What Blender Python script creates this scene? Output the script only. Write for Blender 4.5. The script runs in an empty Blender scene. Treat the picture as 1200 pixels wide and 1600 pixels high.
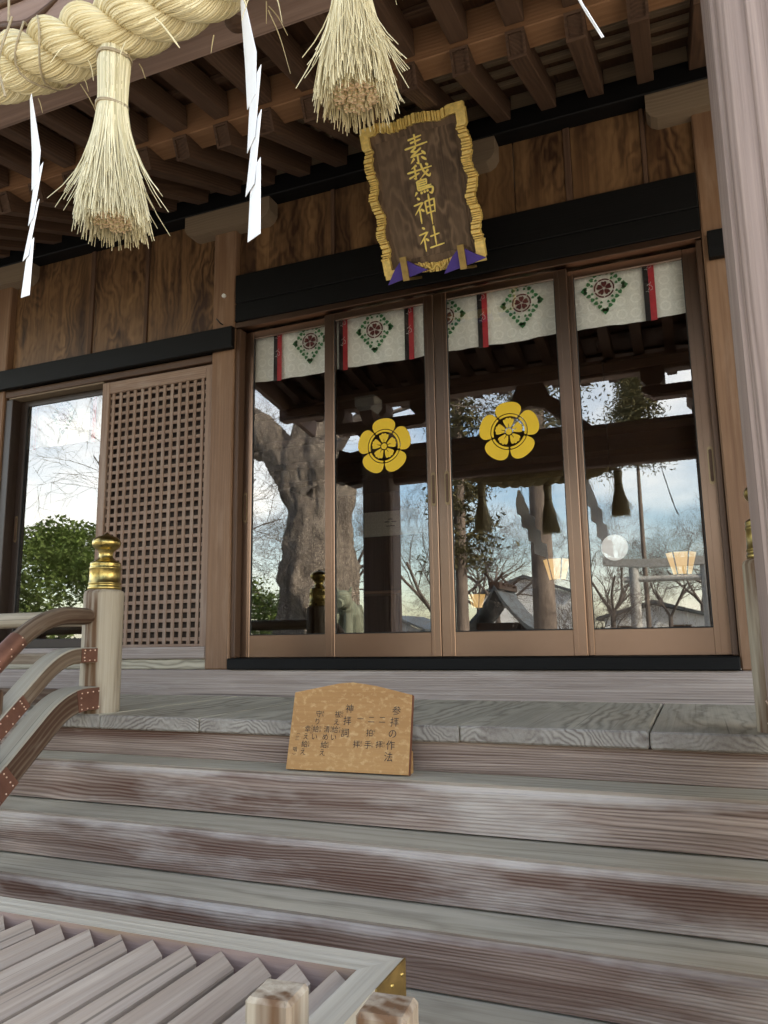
import bpy, math, random
from mathutils import Vector, Matrix, noise as mnoise
from mathutils.geometry import tessellate_polygon
random.seed(11)
R_ = math.radians
sc = bpy.context.scene
C = sc.collection
# ------------------------------------------------------------------ camera
# world axes: X along the facade, Y into the building (facade at Y = 4), Z up, eye height at Z = 0, ground at Z = -1.55
GZ = -1.55
cam = bpy.data.cameras.new('camera')
cam.sensor_fit = 'VERTICAL'; cam.sensor_height = 36.0; cam.lens = 1178.29 / 1600 * 36
cam.clip_start = 0.02; cam.clip_end = 3000
co = bpy.data.objects.new('camera', cam); C.objects.link(co)
co.matrix_world = Matrix(((0.92490879, 0.07617446, 0.37247977, 0),
                          (0.379923, -0.14853733, -0.91301433, 0),
                          (-0.01422123, 0.98596862, -0.16632391, 0),
                          (0, 0, 0, 1)))
sc.camera = co
# ------------------------------------------------------------------ sky, sun, exposure
SUN_DIR = Vector((0.80, 0.27, 0.60)).normalized()
elev = math.asin(SUN_DIR.z)
azim = math.atan2(SUN_DIR.x, SUN_DIR.y)
w = bpy.data.worlds.new('World'); sc.world = w; w.use_nodes = True
nt = w.node_tree; nt.nodes.clear()
out = nt.nodes.new('ShaderNodeOutputWorld'); bg = nt.nodes.new('ShaderNodeBackground')
sky = nt.nodes.new('ShaderNodeTexSky'); sky.sky_type = 'NISHITA'; sky.sun_disc = False
sky.sun_elevation = elev; sky.sun_rotation = azim; sky.air_density = 1.0; sky.dust_density = 1.2
tc = nt.nodes.new('ShaderNodeTexCoord')
mp = nt.nodes.new('ShaderNodeMapping'); mp.inputs['Scale'].default_value = (1.0, 1.0, 2.6)
cn = nt.nodes.new('ShaderNodeTexNoise'); cn.inputs['Scale'].default_value = 2.1; cn.inputs['Detail'].default_value = 9; cn.inputs['Roughness'].default_value = 0.58
cr = nt.nodes.new('ShaderNodeValToRGB'); cr.color_ramp.elements[0].position = 0.43; cr.color_ramp.elements[1].position = 0.72
mx = nt.nodes.new('ShaderNodeMix'); mx.data_type = 'RGBA'
nt.links.new(tc.outputs['Generated'], mp.inputs['Vector']); nt.links.new(mp.outputs[0], cn.inputs['Vector'])
nt.links.new(cn.outputs['Fac'], cr.inputs['Fac'])
sx = nt.nodes.new('ShaderNodeSeparateXYZ'); nt.links.new(tc.outputs['Generated'], sx.inputs[0])
el = nt.nodes.new('ShaderNodeMapRange'); el.interpolation_type = 'SMOOTHSTEP'   # cloud bank low in the sky, thinning upward
for i_, v_ in ((1, 0.15), (2, 0.50), (3, 0.88), (4, 0.42)): el.inputs[i_].default_value = v_
nt.links.new(sx.outputs[2], el.inputs[0])
cm_ = nt.nodes.new('ShaderNodeMath'); cm_.operation = 'MULTIPLY'
nt.links.new(cr.outputs['Color'], cm_.inputs[0]); nt.links.new(el.outputs[0], cm_.inputs[1]); nt.links.new(cm_.outputs[0], mx.inputs['Factor'])
hs = nt.nodes.new('ShaderNodeHueSaturation'); hs.inputs['Saturation'].default_value = 1.1   # thin high haze
nt.links.new(sky.outputs[0], hs.inputs['Color']); nt.links.new(hs.outputs[0], mx.inputs[6]); mx.inputs[7].default_value = (9.0, 8.8, 8.6, 1)
nt.links.new(mx.outputs[2], bg.inputs['Color']); bg.inputs['Strength'].default_value = 0.12
nt.links.new(bg.outputs[0], out.inputs['Surface'])
sl = bpy.data.lights.new('sun', 'SUN'); sl.energy = 3.0; sl.angle = R_(2.0); sl.color = (1.0, 0.95, 0.87)
so = bpy.data.objects.new('sun', sl); C.objects.link(so)
so.rotation_euler = (-SUN_DIR).to_track_quat('-Z', 'Y').to_euler(); so.location = (40, 40, 50)
sc.view_settings.view_transform = 'Standard'; sc.view_settings.look = 'None'; sc.view_settings.gamma = 1
sc.view_settings.exposure = 2.6
try:
    sc.view_settings.use_white_balance = True; sc.view_settings.white_balance_temperature = 7300; sc.view_settings.white_balance_tint = 8
except Exception: pass
cy = sc.cycles
cy.caustics_reflective = False; cy.caustics_refractive = False; cy.sample_clamp_indirect = 5
cy.max_bounces = 10; cy.transparent_max_bounces = 12; cy.diffuse_bounces = 5; cy.glossy_bounces = 4
try:
    cy.use_denoising = True; cy.denoiser = 'OPENIMAGEDENOISE'
except Exception: pass

# ------------------------------------------------------------------ node helpers
class NT:
    def __init__(s, m):
        s.t = m.node_tree
    def n(s, typ, ins=None, **props):
        nd = s.t.nodes.new(typ)
        for k, v in props.items(): setattr(nd, k, v)
        for k, v in (ins or {}).items():
            i = nd.inputs[k]
            if hasattr(v, 'is_output') or isinstance(v, bpy.types.NodeSocket): s.t.links.new(v, i)
            else: i.default_value = v
        return nd
    def math(s, op, a, b=0.0, c=0.0, clamp=False):
        return s.n('ShaderNodeMath', {0: a, 1: b, 2: c}, operation=op, use_clamp=clamp).outputs[0]
    def vmath(s, op, a, b=(0, 0, 0)):
        nd = s.n('ShaderNodeVectorMath', {0: a, 1: b}, operation=op)
        return nd.outputs['Value'] if op in ('LENGTH', 'DOT_PRODUCT') else nd.outputs[0]
    def mix(s, f, a, b):
        nd = s.n('ShaderNodeMix', {0: f, 6: a, 7: b}, data_type='RGBA'); return nd.outputs[2]
    def noise(s, vec, scale=1.0, detail=2.0, rough=0.5):
        return s.n('ShaderNodeTexNoise', {'Vector': vec, 'Scale': scale, 'Detail': detail, 'Roughness': rough}).outputs[0]
    def ramp(s, v, a, b):
        return s.n('ShaderNodeMapRange', {0: v, 1: a, 2: b, 3: 0.0, 4: 1.0}).outputs[0]
def c4(c): return (c[0], c[1], c[2], 1)
def newmat(name):
    m = bpy.data.materials.new(name); m.use_nodes = True
    return m, NT(m), m.node_tree.nodes['Principled BSDF']
def plain(name, col, rough=0.6, metal=0.0, var=0.12, vs=18.0, bump=0.0, spec=0.4, emit=None, es=0.0):
    m, t, p = newmat(name)
    tcn = t.n('ShaderNodeTexCoord').outputs['Object']
    f = t.noise(tcn, vs, 5, 0.6)
    lo = tuple(x * (1 - var) for x in col); hi = tuple(min(1, x * (1 + var)) for x in col)
    c = t.mix(t.ramp(f, 0.3, 0.7), c4(lo), c4(hi)); t.t.links.new(c, p.inputs['Base Color'])
    p.inputs['Roughness'].default_value = rough; p.inputs['Metallic'].default_value = metal
    p.inputs['Specular IOR Level'].default_value = spec
    if bump:
        b = t.n('ShaderNodeBump', {'Strength': bump, 'Distance': 0.004, 'Height': f}); t.t.links.new(b.outputs[0], p.inputs['Normal'])
    if emit:
        p.inputs['Emission Color'].default_value = c4(emit); p.inputs['Emission Strength'].default_value = es
    return m
def wood(name, light, dark, stain=None, wx=1.3, stx=1.5, stamt=0.6, st_lo=0.5, st_hi=0.68, ring=85.0, ra=0.45, fa=0.3, ma=0.35, warp=0.05,
         rough=0.72, bump=0.35, spec=0.3, pale=None, pamt=0.0, coat=0.0, crack=0.0, fs_=80.0, thin=1.6, wear=0.0, jitter=2.2, pv=(2.0, 14, 14)):
    m, t, p = newmat(name)
    g = t.n('ShaderNodeAttribute', attribute_name='gr').outputs['Vector']
    oi = t.n('ShaderNodeObjectInfo').outputs['Random']
    off = t.n('ShaderNodeCombineXYZ', {0: t.math('MULTIPLY', oi, 19.0), 1: t.math('MULTIPLY', oi, 0.09), 2: t.math('MULTIPLY', oi, 0.05)}).outputs[0]
    P = t.vmath('ADD', g, off)
    wn = t.n('ShaderNodeTexNoise', {'Vector': t.vmath('MULTIPLY', P, (wx, 5, 5)), 'Scale': 1.0, 'Detail': 3.0}).outputs['Color']
    wv = t.vmath('MULTIPLY', t.vmath('SUBTRACT', wn, (0.5, 0.5, 0.5)), (0, warp * 2, warp * 2))
    Q = t.vmath('MULTIPLY', t.vmath('ADD', P, wv), (0.02, 1, 1))
    r = t.vmath('LENGTH', t.vmath('MULTIPLY', Q, (0, 1, 1)))
    jit = t.math('MULTIPLY', t.noise(t.vmath('MULTIPLY', P, (4, 40, 40)), 1.0, 2), jitter)
    rn = t.math('ADD', t.math('MULTIPLY', r, ring * 6.2832), jit)
    s = t.math('POWER', t.math('MULTIPLY_ADD', t.math('SINE', rn), 0.5, 0.5), thin)
    f1 = t.noise(t.vmath('MULTIPLY', P, (2.2, fs_ * 2.2, fs_ * 2.2)), 1.0, 3, 0.6); f2 = t.noise(t.vmath('MULTIPLY', P, (0.8, fs_, fs_)), 1.0, 3, 0.65)
    f = t.math('MULTIPLY_ADD', f2, 0.62, t.math('MULTIPLY', f1, 0.38))
    am = t.ramp(t.noise(t.vmath('MULTIPLY', P, (0.8, 6, 6)), 1.0, 2), 0.35, 0.65)
    mm = t.noise(t.vmath('MULTIPLY', P, (0.9, 8, 8)), 1.0, 5, 0.55)
    fac = t.math('MULTIPLY_ADD', t.math('SUBTRACT', s, 0.5), t.math('MULTIPLY', am, ra * 1.2), 0.55)
    fac = t.math('MULTIPLY_ADD', t.math('SUBTRACT', f, 0.5), 3.4 * fa, fac)
    fac = t.math('MULTIPLY_ADD', t.math('SUBTRACT', mm, 0.5), 2.2 * ma, fac, clamp=True)
    col = t.mix(fac, c4(dark), c4(light))
    if stain:
        sm = t.noise(t.vmath('ADD', t.vmath('MULTIPLY', P, (stx, 9, 9)), (3, 7, 1)), 1.0, 4, 0.55)
        k = t.math('MULTIPLY', t.ramp(sm, st_lo, st_hi), stamt)
        k = t.math('MULTIPLY', k, t.math('SUBTRACT', 1.25, t.math('MULTIPLY', s, 0.5)), clamp=True)
        col = t.mix(k, col, c4(stain))
    if pale:
        pm = t.noise(t.vmath('ADD', t.vmath('MULTIPLY', P, pv), (9, 2, 5)), 1.0, 5, 0.6)
        col = t.mix(t.math('MULTIPLY', t.ramp(pm, 0.52, 0.72), pamt), col, c4(pale))
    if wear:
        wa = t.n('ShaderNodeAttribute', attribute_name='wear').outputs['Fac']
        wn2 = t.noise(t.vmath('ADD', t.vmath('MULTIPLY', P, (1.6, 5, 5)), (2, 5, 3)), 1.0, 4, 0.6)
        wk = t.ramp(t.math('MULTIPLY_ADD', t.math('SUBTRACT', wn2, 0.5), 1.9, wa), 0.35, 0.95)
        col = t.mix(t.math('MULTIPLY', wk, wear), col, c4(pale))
    if crack:
        ck_ = t.noise(t.vmath('ADD', t.vmath('MULTIPLY', P, (0.45, 75, 75)), (4, 1, 8)), 1.0, 2, 0.5)
        ckm = t.math('MULTIPLY', t.ramp(ck_, 0.665, 0.72), crack)
        col = t.mix(ckm, col, c4(tuple(x * 0.22 for x in dark)))
    t.t.links.new(col, p.inputs['Base Color'])
    p.inputs['Roughness'].default_value = rough; p.inputs['Specular IOR Level'].default_value = spec
    p.inputs['Coat Weight'].default_value = coat
    h = t.math('MULTIPLY_ADD', s, 0.5, t.math('MULTIPLY', f, 1.3))
    b = t.n('ShaderNodeBump', {'Strength': bump, 'Distance': 0.003, 'Height': h}); t.t.links.new(b.outputs[0], p.inputs['Normal'])
    return m
def straw_mat(name, a, b, rough=0.55):
    m, t, p = newmat(name)
    ri = t.n('ShaderNodeNewGeometry').outputs['Random Per Island']
    c = t.mix(ri, c4(a), c4(b)); t.t.links.new(c, p.inputs['Base Color'])
    p.inputs['Roughness'].default_value = rough; p.inputs['Specular IOR Level'].default_value = 0.35
    return m
def metal(name, col, rough, var=0.25, vs=9.0, bump=0.05, met=1.0):
    m, t, p = newmat(name)
    o = t.n('ShaderNodeTexCoord').outputs['Object']
    f = t.noise(o, vs, 6, 0.65)
    c = t.mix(t.ramp(f, 0.3, 0.72), c4(tuple(x * (1 - var) for x in col)), c4(col)); t.t.links.new(c, p.inputs['Base Color'])
    t.t.links.new(t.math('MULTIPLY_ADD', f, 0.3, rough - 0.12), p.inputs['Roughness'])
    p.inputs['Metallic'].default_value = met
    if bump:
        b = t.n('ShaderNodeBump', {'Strength': bump, 'Distance': 0.003, 'Height': f}); t.t.links.new(b.outputs[0], p.inputs['Normal'])
    return m
def glass_mat(name, fac, tint):
    m = bpy.data.materials.new(name); m.use_nodes = True; t = NT(m); m.node_tree.nodes.clear()
    tr = t.n('ShaderNodeBsdfTransparent', {'Color': c4(tint)}).outputs[0]
    o = t.n('ShaderNodeTexCoord').outputs['Object']
    wob = t.noise(o, 1.1, 1.0)
    bp = t.n('ShaderNodeBump', {'Strength': 0.02, 'Distance': 0.02, 'Height': wob}).outputs[0]
    gl = t.n('ShaderNodeBsdfGlossy', {'Color': (1, 1, 1, 1), 'Roughness': 0.0, 'Normal': bp}).outputs[0]
    ms = t.n('ShaderNodeMixShader', {0: fac, 1: tr, 2: gl}).outputs[0]
    t.n('ShaderNodeOutputMaterial', {'Surface': ms})
    return m
M = {}
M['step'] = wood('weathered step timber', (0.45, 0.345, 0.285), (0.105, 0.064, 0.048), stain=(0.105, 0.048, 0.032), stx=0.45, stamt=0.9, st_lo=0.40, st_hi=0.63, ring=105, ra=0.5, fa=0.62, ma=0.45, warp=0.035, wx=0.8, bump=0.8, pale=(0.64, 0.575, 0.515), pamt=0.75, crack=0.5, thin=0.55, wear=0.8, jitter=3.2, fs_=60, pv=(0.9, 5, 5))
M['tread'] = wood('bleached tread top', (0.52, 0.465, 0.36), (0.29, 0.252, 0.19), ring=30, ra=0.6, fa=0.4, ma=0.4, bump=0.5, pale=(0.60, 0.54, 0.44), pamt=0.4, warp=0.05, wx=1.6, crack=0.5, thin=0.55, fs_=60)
M['deck'] = wood('weathered deck plank', (0.54, 0.485, 0.375), (0.24, 0.208, 0.155), ring=30, ra=0.85, fa=0.3, ma=0.35, bump=0.5, pale=(0.58, 0.525, 0.43), pamt=0.3, warp=0.07, wx=2.0, crack=0.5, thin=0.55)
M['deckend'] = wood('grey plank end grain', (0.37, 0.335, 0.29), (0.15, 0.118, 0.10), ring=48, ra=0.8, fa=0.3, ma=0.5, bump=0.5, pale=(0.46, 0.42, 0.37), pamt=0.4, warp=0.12, wx=6, thin=0.6)
M['railtop'] = wood('bleached rail top', (0.42, 0.385, 0.315), (0.26, 0.225, 0.175), ring=40, ra=0.3, fa=0.45, ma=0.3, warp=0.03, bump=0.4, crack=0.5)
M['ledge'] = wood('weathered ledge beam', (0.46, 0.385, 0.345), (0.19, 0.142, 0.122), ring=80, ra=0.3, fa=0.6, ma=0.3, bump=0.6, warp=0.012, pale=(0.58, 0.52, 0.485), pamt=0.4, crack=0.7)
M['post'] = wood('aged cypress post', (0.26, 0.148, 0.085), (0.13, 0.066, 0.037), ring=80, ra=0.3, fa=0.4, ma=0.3, warp=0.012, rough=0.6, pale=(0.34, 0.23, 0.16), pamt=0.4, crack=0.4, thin=0.7)
M['wall'] = wood('figured wall board', (0.25, 0.138, 0.064), (0.060, 0.027, 0.013), stain=(0.042, 0.019, 0.010), stamt=0.8, st_lo=0.47, st_hi=0.62, ring=20, ra=0.5, fa=0.22, ma=0.9, warp=0.20, wx=2.6, stx=1.2, rough=0.45, bump=0.2, spec=0.4, thin=0.8)
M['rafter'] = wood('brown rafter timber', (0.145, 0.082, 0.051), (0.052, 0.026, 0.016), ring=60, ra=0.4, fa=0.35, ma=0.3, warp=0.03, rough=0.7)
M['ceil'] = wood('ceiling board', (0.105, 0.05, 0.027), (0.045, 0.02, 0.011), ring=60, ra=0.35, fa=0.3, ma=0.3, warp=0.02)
M['kioi'] = wood('reddish eave board', (0.35, 0.19, 0.10), (0.22, 0.103, 0.05), ring=50, ra=0.3, fa=0.3, ma=0.25, warp=0.02)
M['pale'] = wood('pale bracket wood', (0.27, 0.20, 0.135), (0.155, 0.105, 0.068), ring=90, ra=0.3, fa=0.3, ma=0.25, warp=0.02)
M['black'] = wood('black lacquered beam', (0.0065, 0.006, 0.006), (0.003, 0.0028, 0.0028), ring=80, ra=0.4, fa=0.4, ma=0.3, rough=0.55, bump=0.12, warp=0.01, spec=0.16)
M['kpost'] = wood('weathered purple brown timber', (0.31, 0.232, 0.20), (0.115, 0.077, 0.064), ring=100, ra=0.5, fa=0.6, ma=0.3, warp=0.012, wx=0.6, bump=0.8, pale=(0.42, 0.35, 0.31), pamt=0.4, crack=0.6, thin=0.55, fs_=70)
M['kbeam'] = wood('weathered tie beam', (0.34, 0.235, 0.19), (0.18, 0.11, 0.087), ring=50, ra=0.2, fa=0.35, ma=0.3, warp=0.03, bump=0.3, crack=0.4)
M['rail'] = wood('pale worn railing wood', (0.27, 0.205, 0.145), (0.095, 0.060, 0.038), stain=(0.07, 0.034, 0.019), stx=0.8, stamt=0.9, st_lo=0.38, st_hi=0.58, ring=45, ra=0.3, fa=0.5, ma=0.45, warp=0.03, bump=0.45, pale=(0.40, 0.345, 0.27), pamt=0.45, crack=0.6)
M['box'] = wood('bleached offering box wood', (0.50, 0.455, 0.37), (0.31, 0.27, 0.21), ring=40, ra=0.08, fa=0.5, ma=0.4, warp=0.02, bump=0.5, pale=(0.58, 0.535, 0.45), pamt=0.45, crack=0.6, fs_=70)
M['newel'] = wood('pale railing post wood', (0.47, 0.405, 0.31), (0.27, 0.21, 0.145), stain=(0.12, 0.062, 0.03), stx=0.7, stamt=0.85, st_lo=0.50, st_hi=0.60, ring=40, ra=0.15, fa=0.5, ma=0.4, warp=0.03, bump=0.45, pale=(0.56, 0.51, 0.42), pamt=0.4, crack=0.6)
M['slat'] = wood('grey box slat wood', (0.43, 0.36, 0.295), (0.22, 0.165, 0.125), ring=40, ra=0.1, fa=0.55, ma=0.45, warp=0.02, bump=0.5, pale=(0.51, 0.445, 0.375), pamt=0.45, crack=0.6, fs_=70)
M['boxinner'] = wood('pinkish inner box wood', (0.36, 0.255, 0.215), (0.20, 0.125, 0.10), stain=(0.30, 0.19, 0.07), stamt=0.7, ring=60, ra=0.4, fa=0.4, ma=0.5, warp=0.05, pale=(0.50, 0.42, 0.40), pamt=0.5, crack=0.7)
M['lattice'] = wood('lattice wood', (0.36, 0.245, 0.18), (0.18, 0.112, 0.08), ring=70, ra=0.25, fa=0.35, ma=0.35, warp=0.01, pale=(0.44, 0.355, 0.30), pamt=0.5)
M['frame'] = wood('brown door frame wood', (0.12, 0.066, 0.04), (0.06, 0.031, 0.019), ring=80, ra=0.3, fa=0.3, ma=0.3, warp=0.01, rough=0.5)
M['plaque'] = wood('dark zelkova plaque', (0.20, 0.13, 0.08), (0.055, 0.032, 0.018), ring=24, ra=0.9, fa=0.3, ma=0.3, warp=0.2, wx=3.0, rough=0.5, bump=0.5)
M['notice'] = wood('amber notice board wood', (0.50, 0.275, 0.105), (0.33, 0.16, 0.055), ring=70, ra=0.12, fa=0.25, ma=0.55, warp=0.03, rough=0.55, bump=0.12, pale=(0.64, 0.42, 0.20), pamt=0.7, pv=(45, 60, 60))
M['noticeside'] = wood('red brown board edge', (0.22, 0.085, 0.045), (0.12, 0.045, 0.025), ring=90, ra=0.3)
M['bronze'] = plain('bronze anodised aluminium', (0.225, 0.146, 0.105), 0.30, 1.0, 0.06, 2.5)
M['bronzedark'] = plain('dark door gasket', (0.012, 0.010, 0.009), 0.5)
M['darkframe'] = plain('dark brown door frame', (0.035, 0.021, 0.015), 0.4, 0.0, 0.1)
M['pull'] = metal('recessed door pull metal', (0.30, 0.22, 0.13), 0.4)
M['brass'] = metal('polished old brass', (0.62, 0.46, 0.16), 0.28, var=0.55, vs=14.0, bump=0.1)
M['brassdull'] = metal('dull brass corner plate', (0.42, 0.29, 0.11), 0.5, var=0.4, vs=25.0, bump=0.15)
M['copper'] = metal('aged copper plate', (0.25, 0.115, 0.078), 0.5, var=0.35, vs=16.0, bump=0.12, met=0.6)
M['stud'] = metal('copper stud', (0.85, 0.60, 0.45), 0.3, var=0.1)
M['gold'] = metal('gold leaf', (1.0, 0.72, 0.22), 0.36, var=0.4, vs=40.0, bump=0.25, met=0.12)
M['goldink'] = plain('gilt lettering', (1.0, 0.78, 0.22), 0.45, 0.05, 0.05)
M['yellow'] = plain('yellow crest decal', (0.72, 0.47, 0.03), 0.5, 0, 0.05, 6)
M['glass'] = glass_mat('reflective window coat', 0.195, (1, 1, 1))
M['glassback'] = glass_mat('clear pane back', 0.02, (1, 1, 1))
M['paper'] = plain('white paper', (0.84, 0.84, 0.85), 0.7, 0, 0.02, 12)
M['straw'] = straw_mat('rice straw', (0.80, 0.70, 0.45), (0.54, 0.44, 0.235))
M['strawgreen'] = straw_mat('greenish straw', (0.82, 0.74, 0.51), (0.52, 0.45, 0.265))
M['strawend'] = straw_mat('cut straw ends', (0.82, 0.60, 0.39), (0.58, 0.38, 0.22))
M['twine'] = plain('hemp twine', (0.36, 0.29, 0.19), 0.8, 0, 0.2, 60)
M['purple'] = plain('purple cloth', (0.065, 0.035, 0.26), 0.6, 0, 0.2, 9)
M['ink'] = plain('black ink', (0.022, 0.019, 0.02), 0.6, 0, 0.1)
M['green'] = plain('green embroidery', (0.04, 0.19, 0.065), 0.7, 0, 0.15)
M['maroon'] = plain('maroon embroidery', (0.10, 0.018, 0.016), 0.7, 0, 0.1)
M['red'] = plain('red ribbon', (0.46, 0.035, 0.045), 0.6, 0, 0.15, 30)
M['blackcloth'] = plain('black ribbon', (0.012, 0.011, 0.012), 0.6, 0, 0.1)
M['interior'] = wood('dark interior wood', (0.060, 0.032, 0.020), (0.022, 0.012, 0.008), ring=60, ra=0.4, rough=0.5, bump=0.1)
M['stone'] = plain('grey granite', (0.34, 0.33, 0.31), 0.8, 0, 0.25, 14, 0.3)
M['mossy'] = plain('mossy stone', (0.13, 0.14, 0.10), 0.9, 0, 0.35, 9, 0.4)
M['leaf'] = plain('evergreen leaf', (0.19, 0.26, 0.085), 0.45, 0, 0.45, 3.0)
M['needle'] = plain('cedar foliage', (0.115, 0.10, 0.045), 0.7, 0, 0.45, 1.2)
M['tile'] = plain('grey roof tile', (0.075, 0.085, 0.09), 0.5, 0, 0.2, 5)
M['white'] = plain('white painted wall', (0.72, 0.71, 0.68), 0.8, 0, 0.06, 3)
M['whitebox'] = plain('white painted block end', (0.70, 0.69, 0.66), 0.7, 0, 0.08, 20)
M['vermilion'] = plain('vermilion paint', (0.50, 0.085, 0.03), 0.5, 0, 0.1, 8)
M['lampglow'] = plain('lit lamp paper', (0.8, 0.6, 0.35), 0.6, 0, 0.03, 5, emit=(1.0, 0.62, 0.22), es=0.10)
M['globe'] = plain('lit glass globe', (0.85, 0.85, 0.82), 0.4, 0, 0.02, 5, emit=(0.95, 0.98, 1.0), es=0.08)
def bark_mat(name, a, b, sc_=6.0, fine=0.0):
    m, t, p = newmat(name)
    o = t.n('ShaderNodeTexCoord').outputs['Object']
    v = t.vmath('MULTIPLY', o, (1, 1, 0.3))
    f = t.noise(v, sc_, 8, 0.7); f2 = t.noise(o, sc_ * 0.22, 4, 0.6)
    if fine:
        fv = t.n('ShaderNodeTexVoronoi', {'Vector': t.vmath('ADD', t.vmath('MULTIPLY', o, (9, 9, 2.2)), t.vmath('MULTIPLY', t.n('ShaderNodeTexNoise', {'Vector': o, 'Scale': 3.0, 'Detail': 4.0}).outputs['Color'], (2.2, 2.2, 2.2)))}, feature='DISTANCE_TO_EDGE').outputs['Distance']
        f = t.math('MULTIPLY', f, t.math('MULTIPLY_ADD', t.ramp(fv, 0.0, 0.22), fine, 1.05 - fine * 0.72))
    c = t.mix(t.ramp(f, 0.30, 0.66), c4(b), c4(a)); c = t.mix(t.math('MULTIPLY', t.ramp(f2, 0.45, 0.7), 0.5), c, c4(tuple(x * 0.5 for x in a)))
    t.t.links.new(c, p.inputs['Base Color']); p.inputs['Roughness'].default_value = 0.9
    bb = t.n('ShaderNodeBump', {'Strength': 1.0, 'Distance': 0.08 if fine else 0.05, 'Height': f}); t.t.links.new(bb.outputs[0], p.inputs['Normal'])
    return m
M['oldbark'] = bark_mat('old grey bark', (0.42, 0.345, 0.275), (0.03, 0.022, 0.018), 3.5, 0.55)
M['bark'] = bark_mat('dark bare bark', (0.17, 0.135, 0.115), (0.06, 0.047, 0.04), 9.0)
M['cedarbark'] = bark_mat('cedar bark', (0.20, 0.155, 0.125), (0.08, 0.058, 0.045), 7.0)
def brocade():
    m, t, p = newmat('ivory brocade')
    o = t.n('ShaderNodeTexCoord').outputs['Object']
    v = t.n('ShaderNodeTexVoronoi', {'Vector': t.vmath('MULTIPLY', o, (1, 0.05, 1)), 'Scale': 13.0, 'Randomness': 0.12}).outputs['Distance']
    rg = t.ramp(t.math('ABSOLUTE', t.math('SUBTRACT', v, 0.33)), 0.04, 0.08)
    fl = t.ramp(t.noise(o, 130, 3), 0.42, 0.6)
    k = t.math('MULTIPLY_ADD', rg, 0.55, t.math('MULTIPLY', fl, 0.4), clamp=True)
    c = t.mix(k, (0.93, 0.92, 0.84, 1), (0.76, 0.75, 0.67, 1)); t.t.links.new(c, p.inputs['Base Color'])
    p.inputs['Roughness'].default_value = 0.5
    wr = t.noise(t.vmath('MULTIPLY', o, (9, 1, 4)), 1.0, 3)
    b = t.n('ShaderNodeBump', {'Strength': 0.6, 'Distance': 0.02, 'Height': wr}); t.t.links.new(b.outputs[0], p.inputs['Normal'])
    return m
M['brocade'] = brocade()
def gravel():
    m, t, p = newmat('pale gravel ground')
    o = t.n('ShaderNodeTexCoord').outputs['Object']
    v = t.n('ShaderNodeTexVoronoi', {'Vector': o, 'Scale': 45.0}).outputs['Distance']
    f = t.noise(o, 0.35, 5); f2 = t.noise(o, 30, 3)
    c = t.mix(t.ramp(f2, 0.3, 0.7), (0.17, 0.155, 0.135, 1), (0.30, 0.28, 0.25, 1)); c = t.mix(t.math('MULTIPLY', t.ramp(f, 0.5, 0.7), 0.5), c, (0.15, 0.14, 0.10, 1))
    t.t.links.new(c, p.inputs['Base Color']); p.inputs['Roughness'].default_value = 0.9
    b = t.n('ShaderNodeBump', {'Strength': 0.5, 'Distance': 0.02, 'Height': v}); t.t.links.new(b.outputs[0], p.inputs['Normal'])
    return m
M['gravel'] = gravel()

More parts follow.
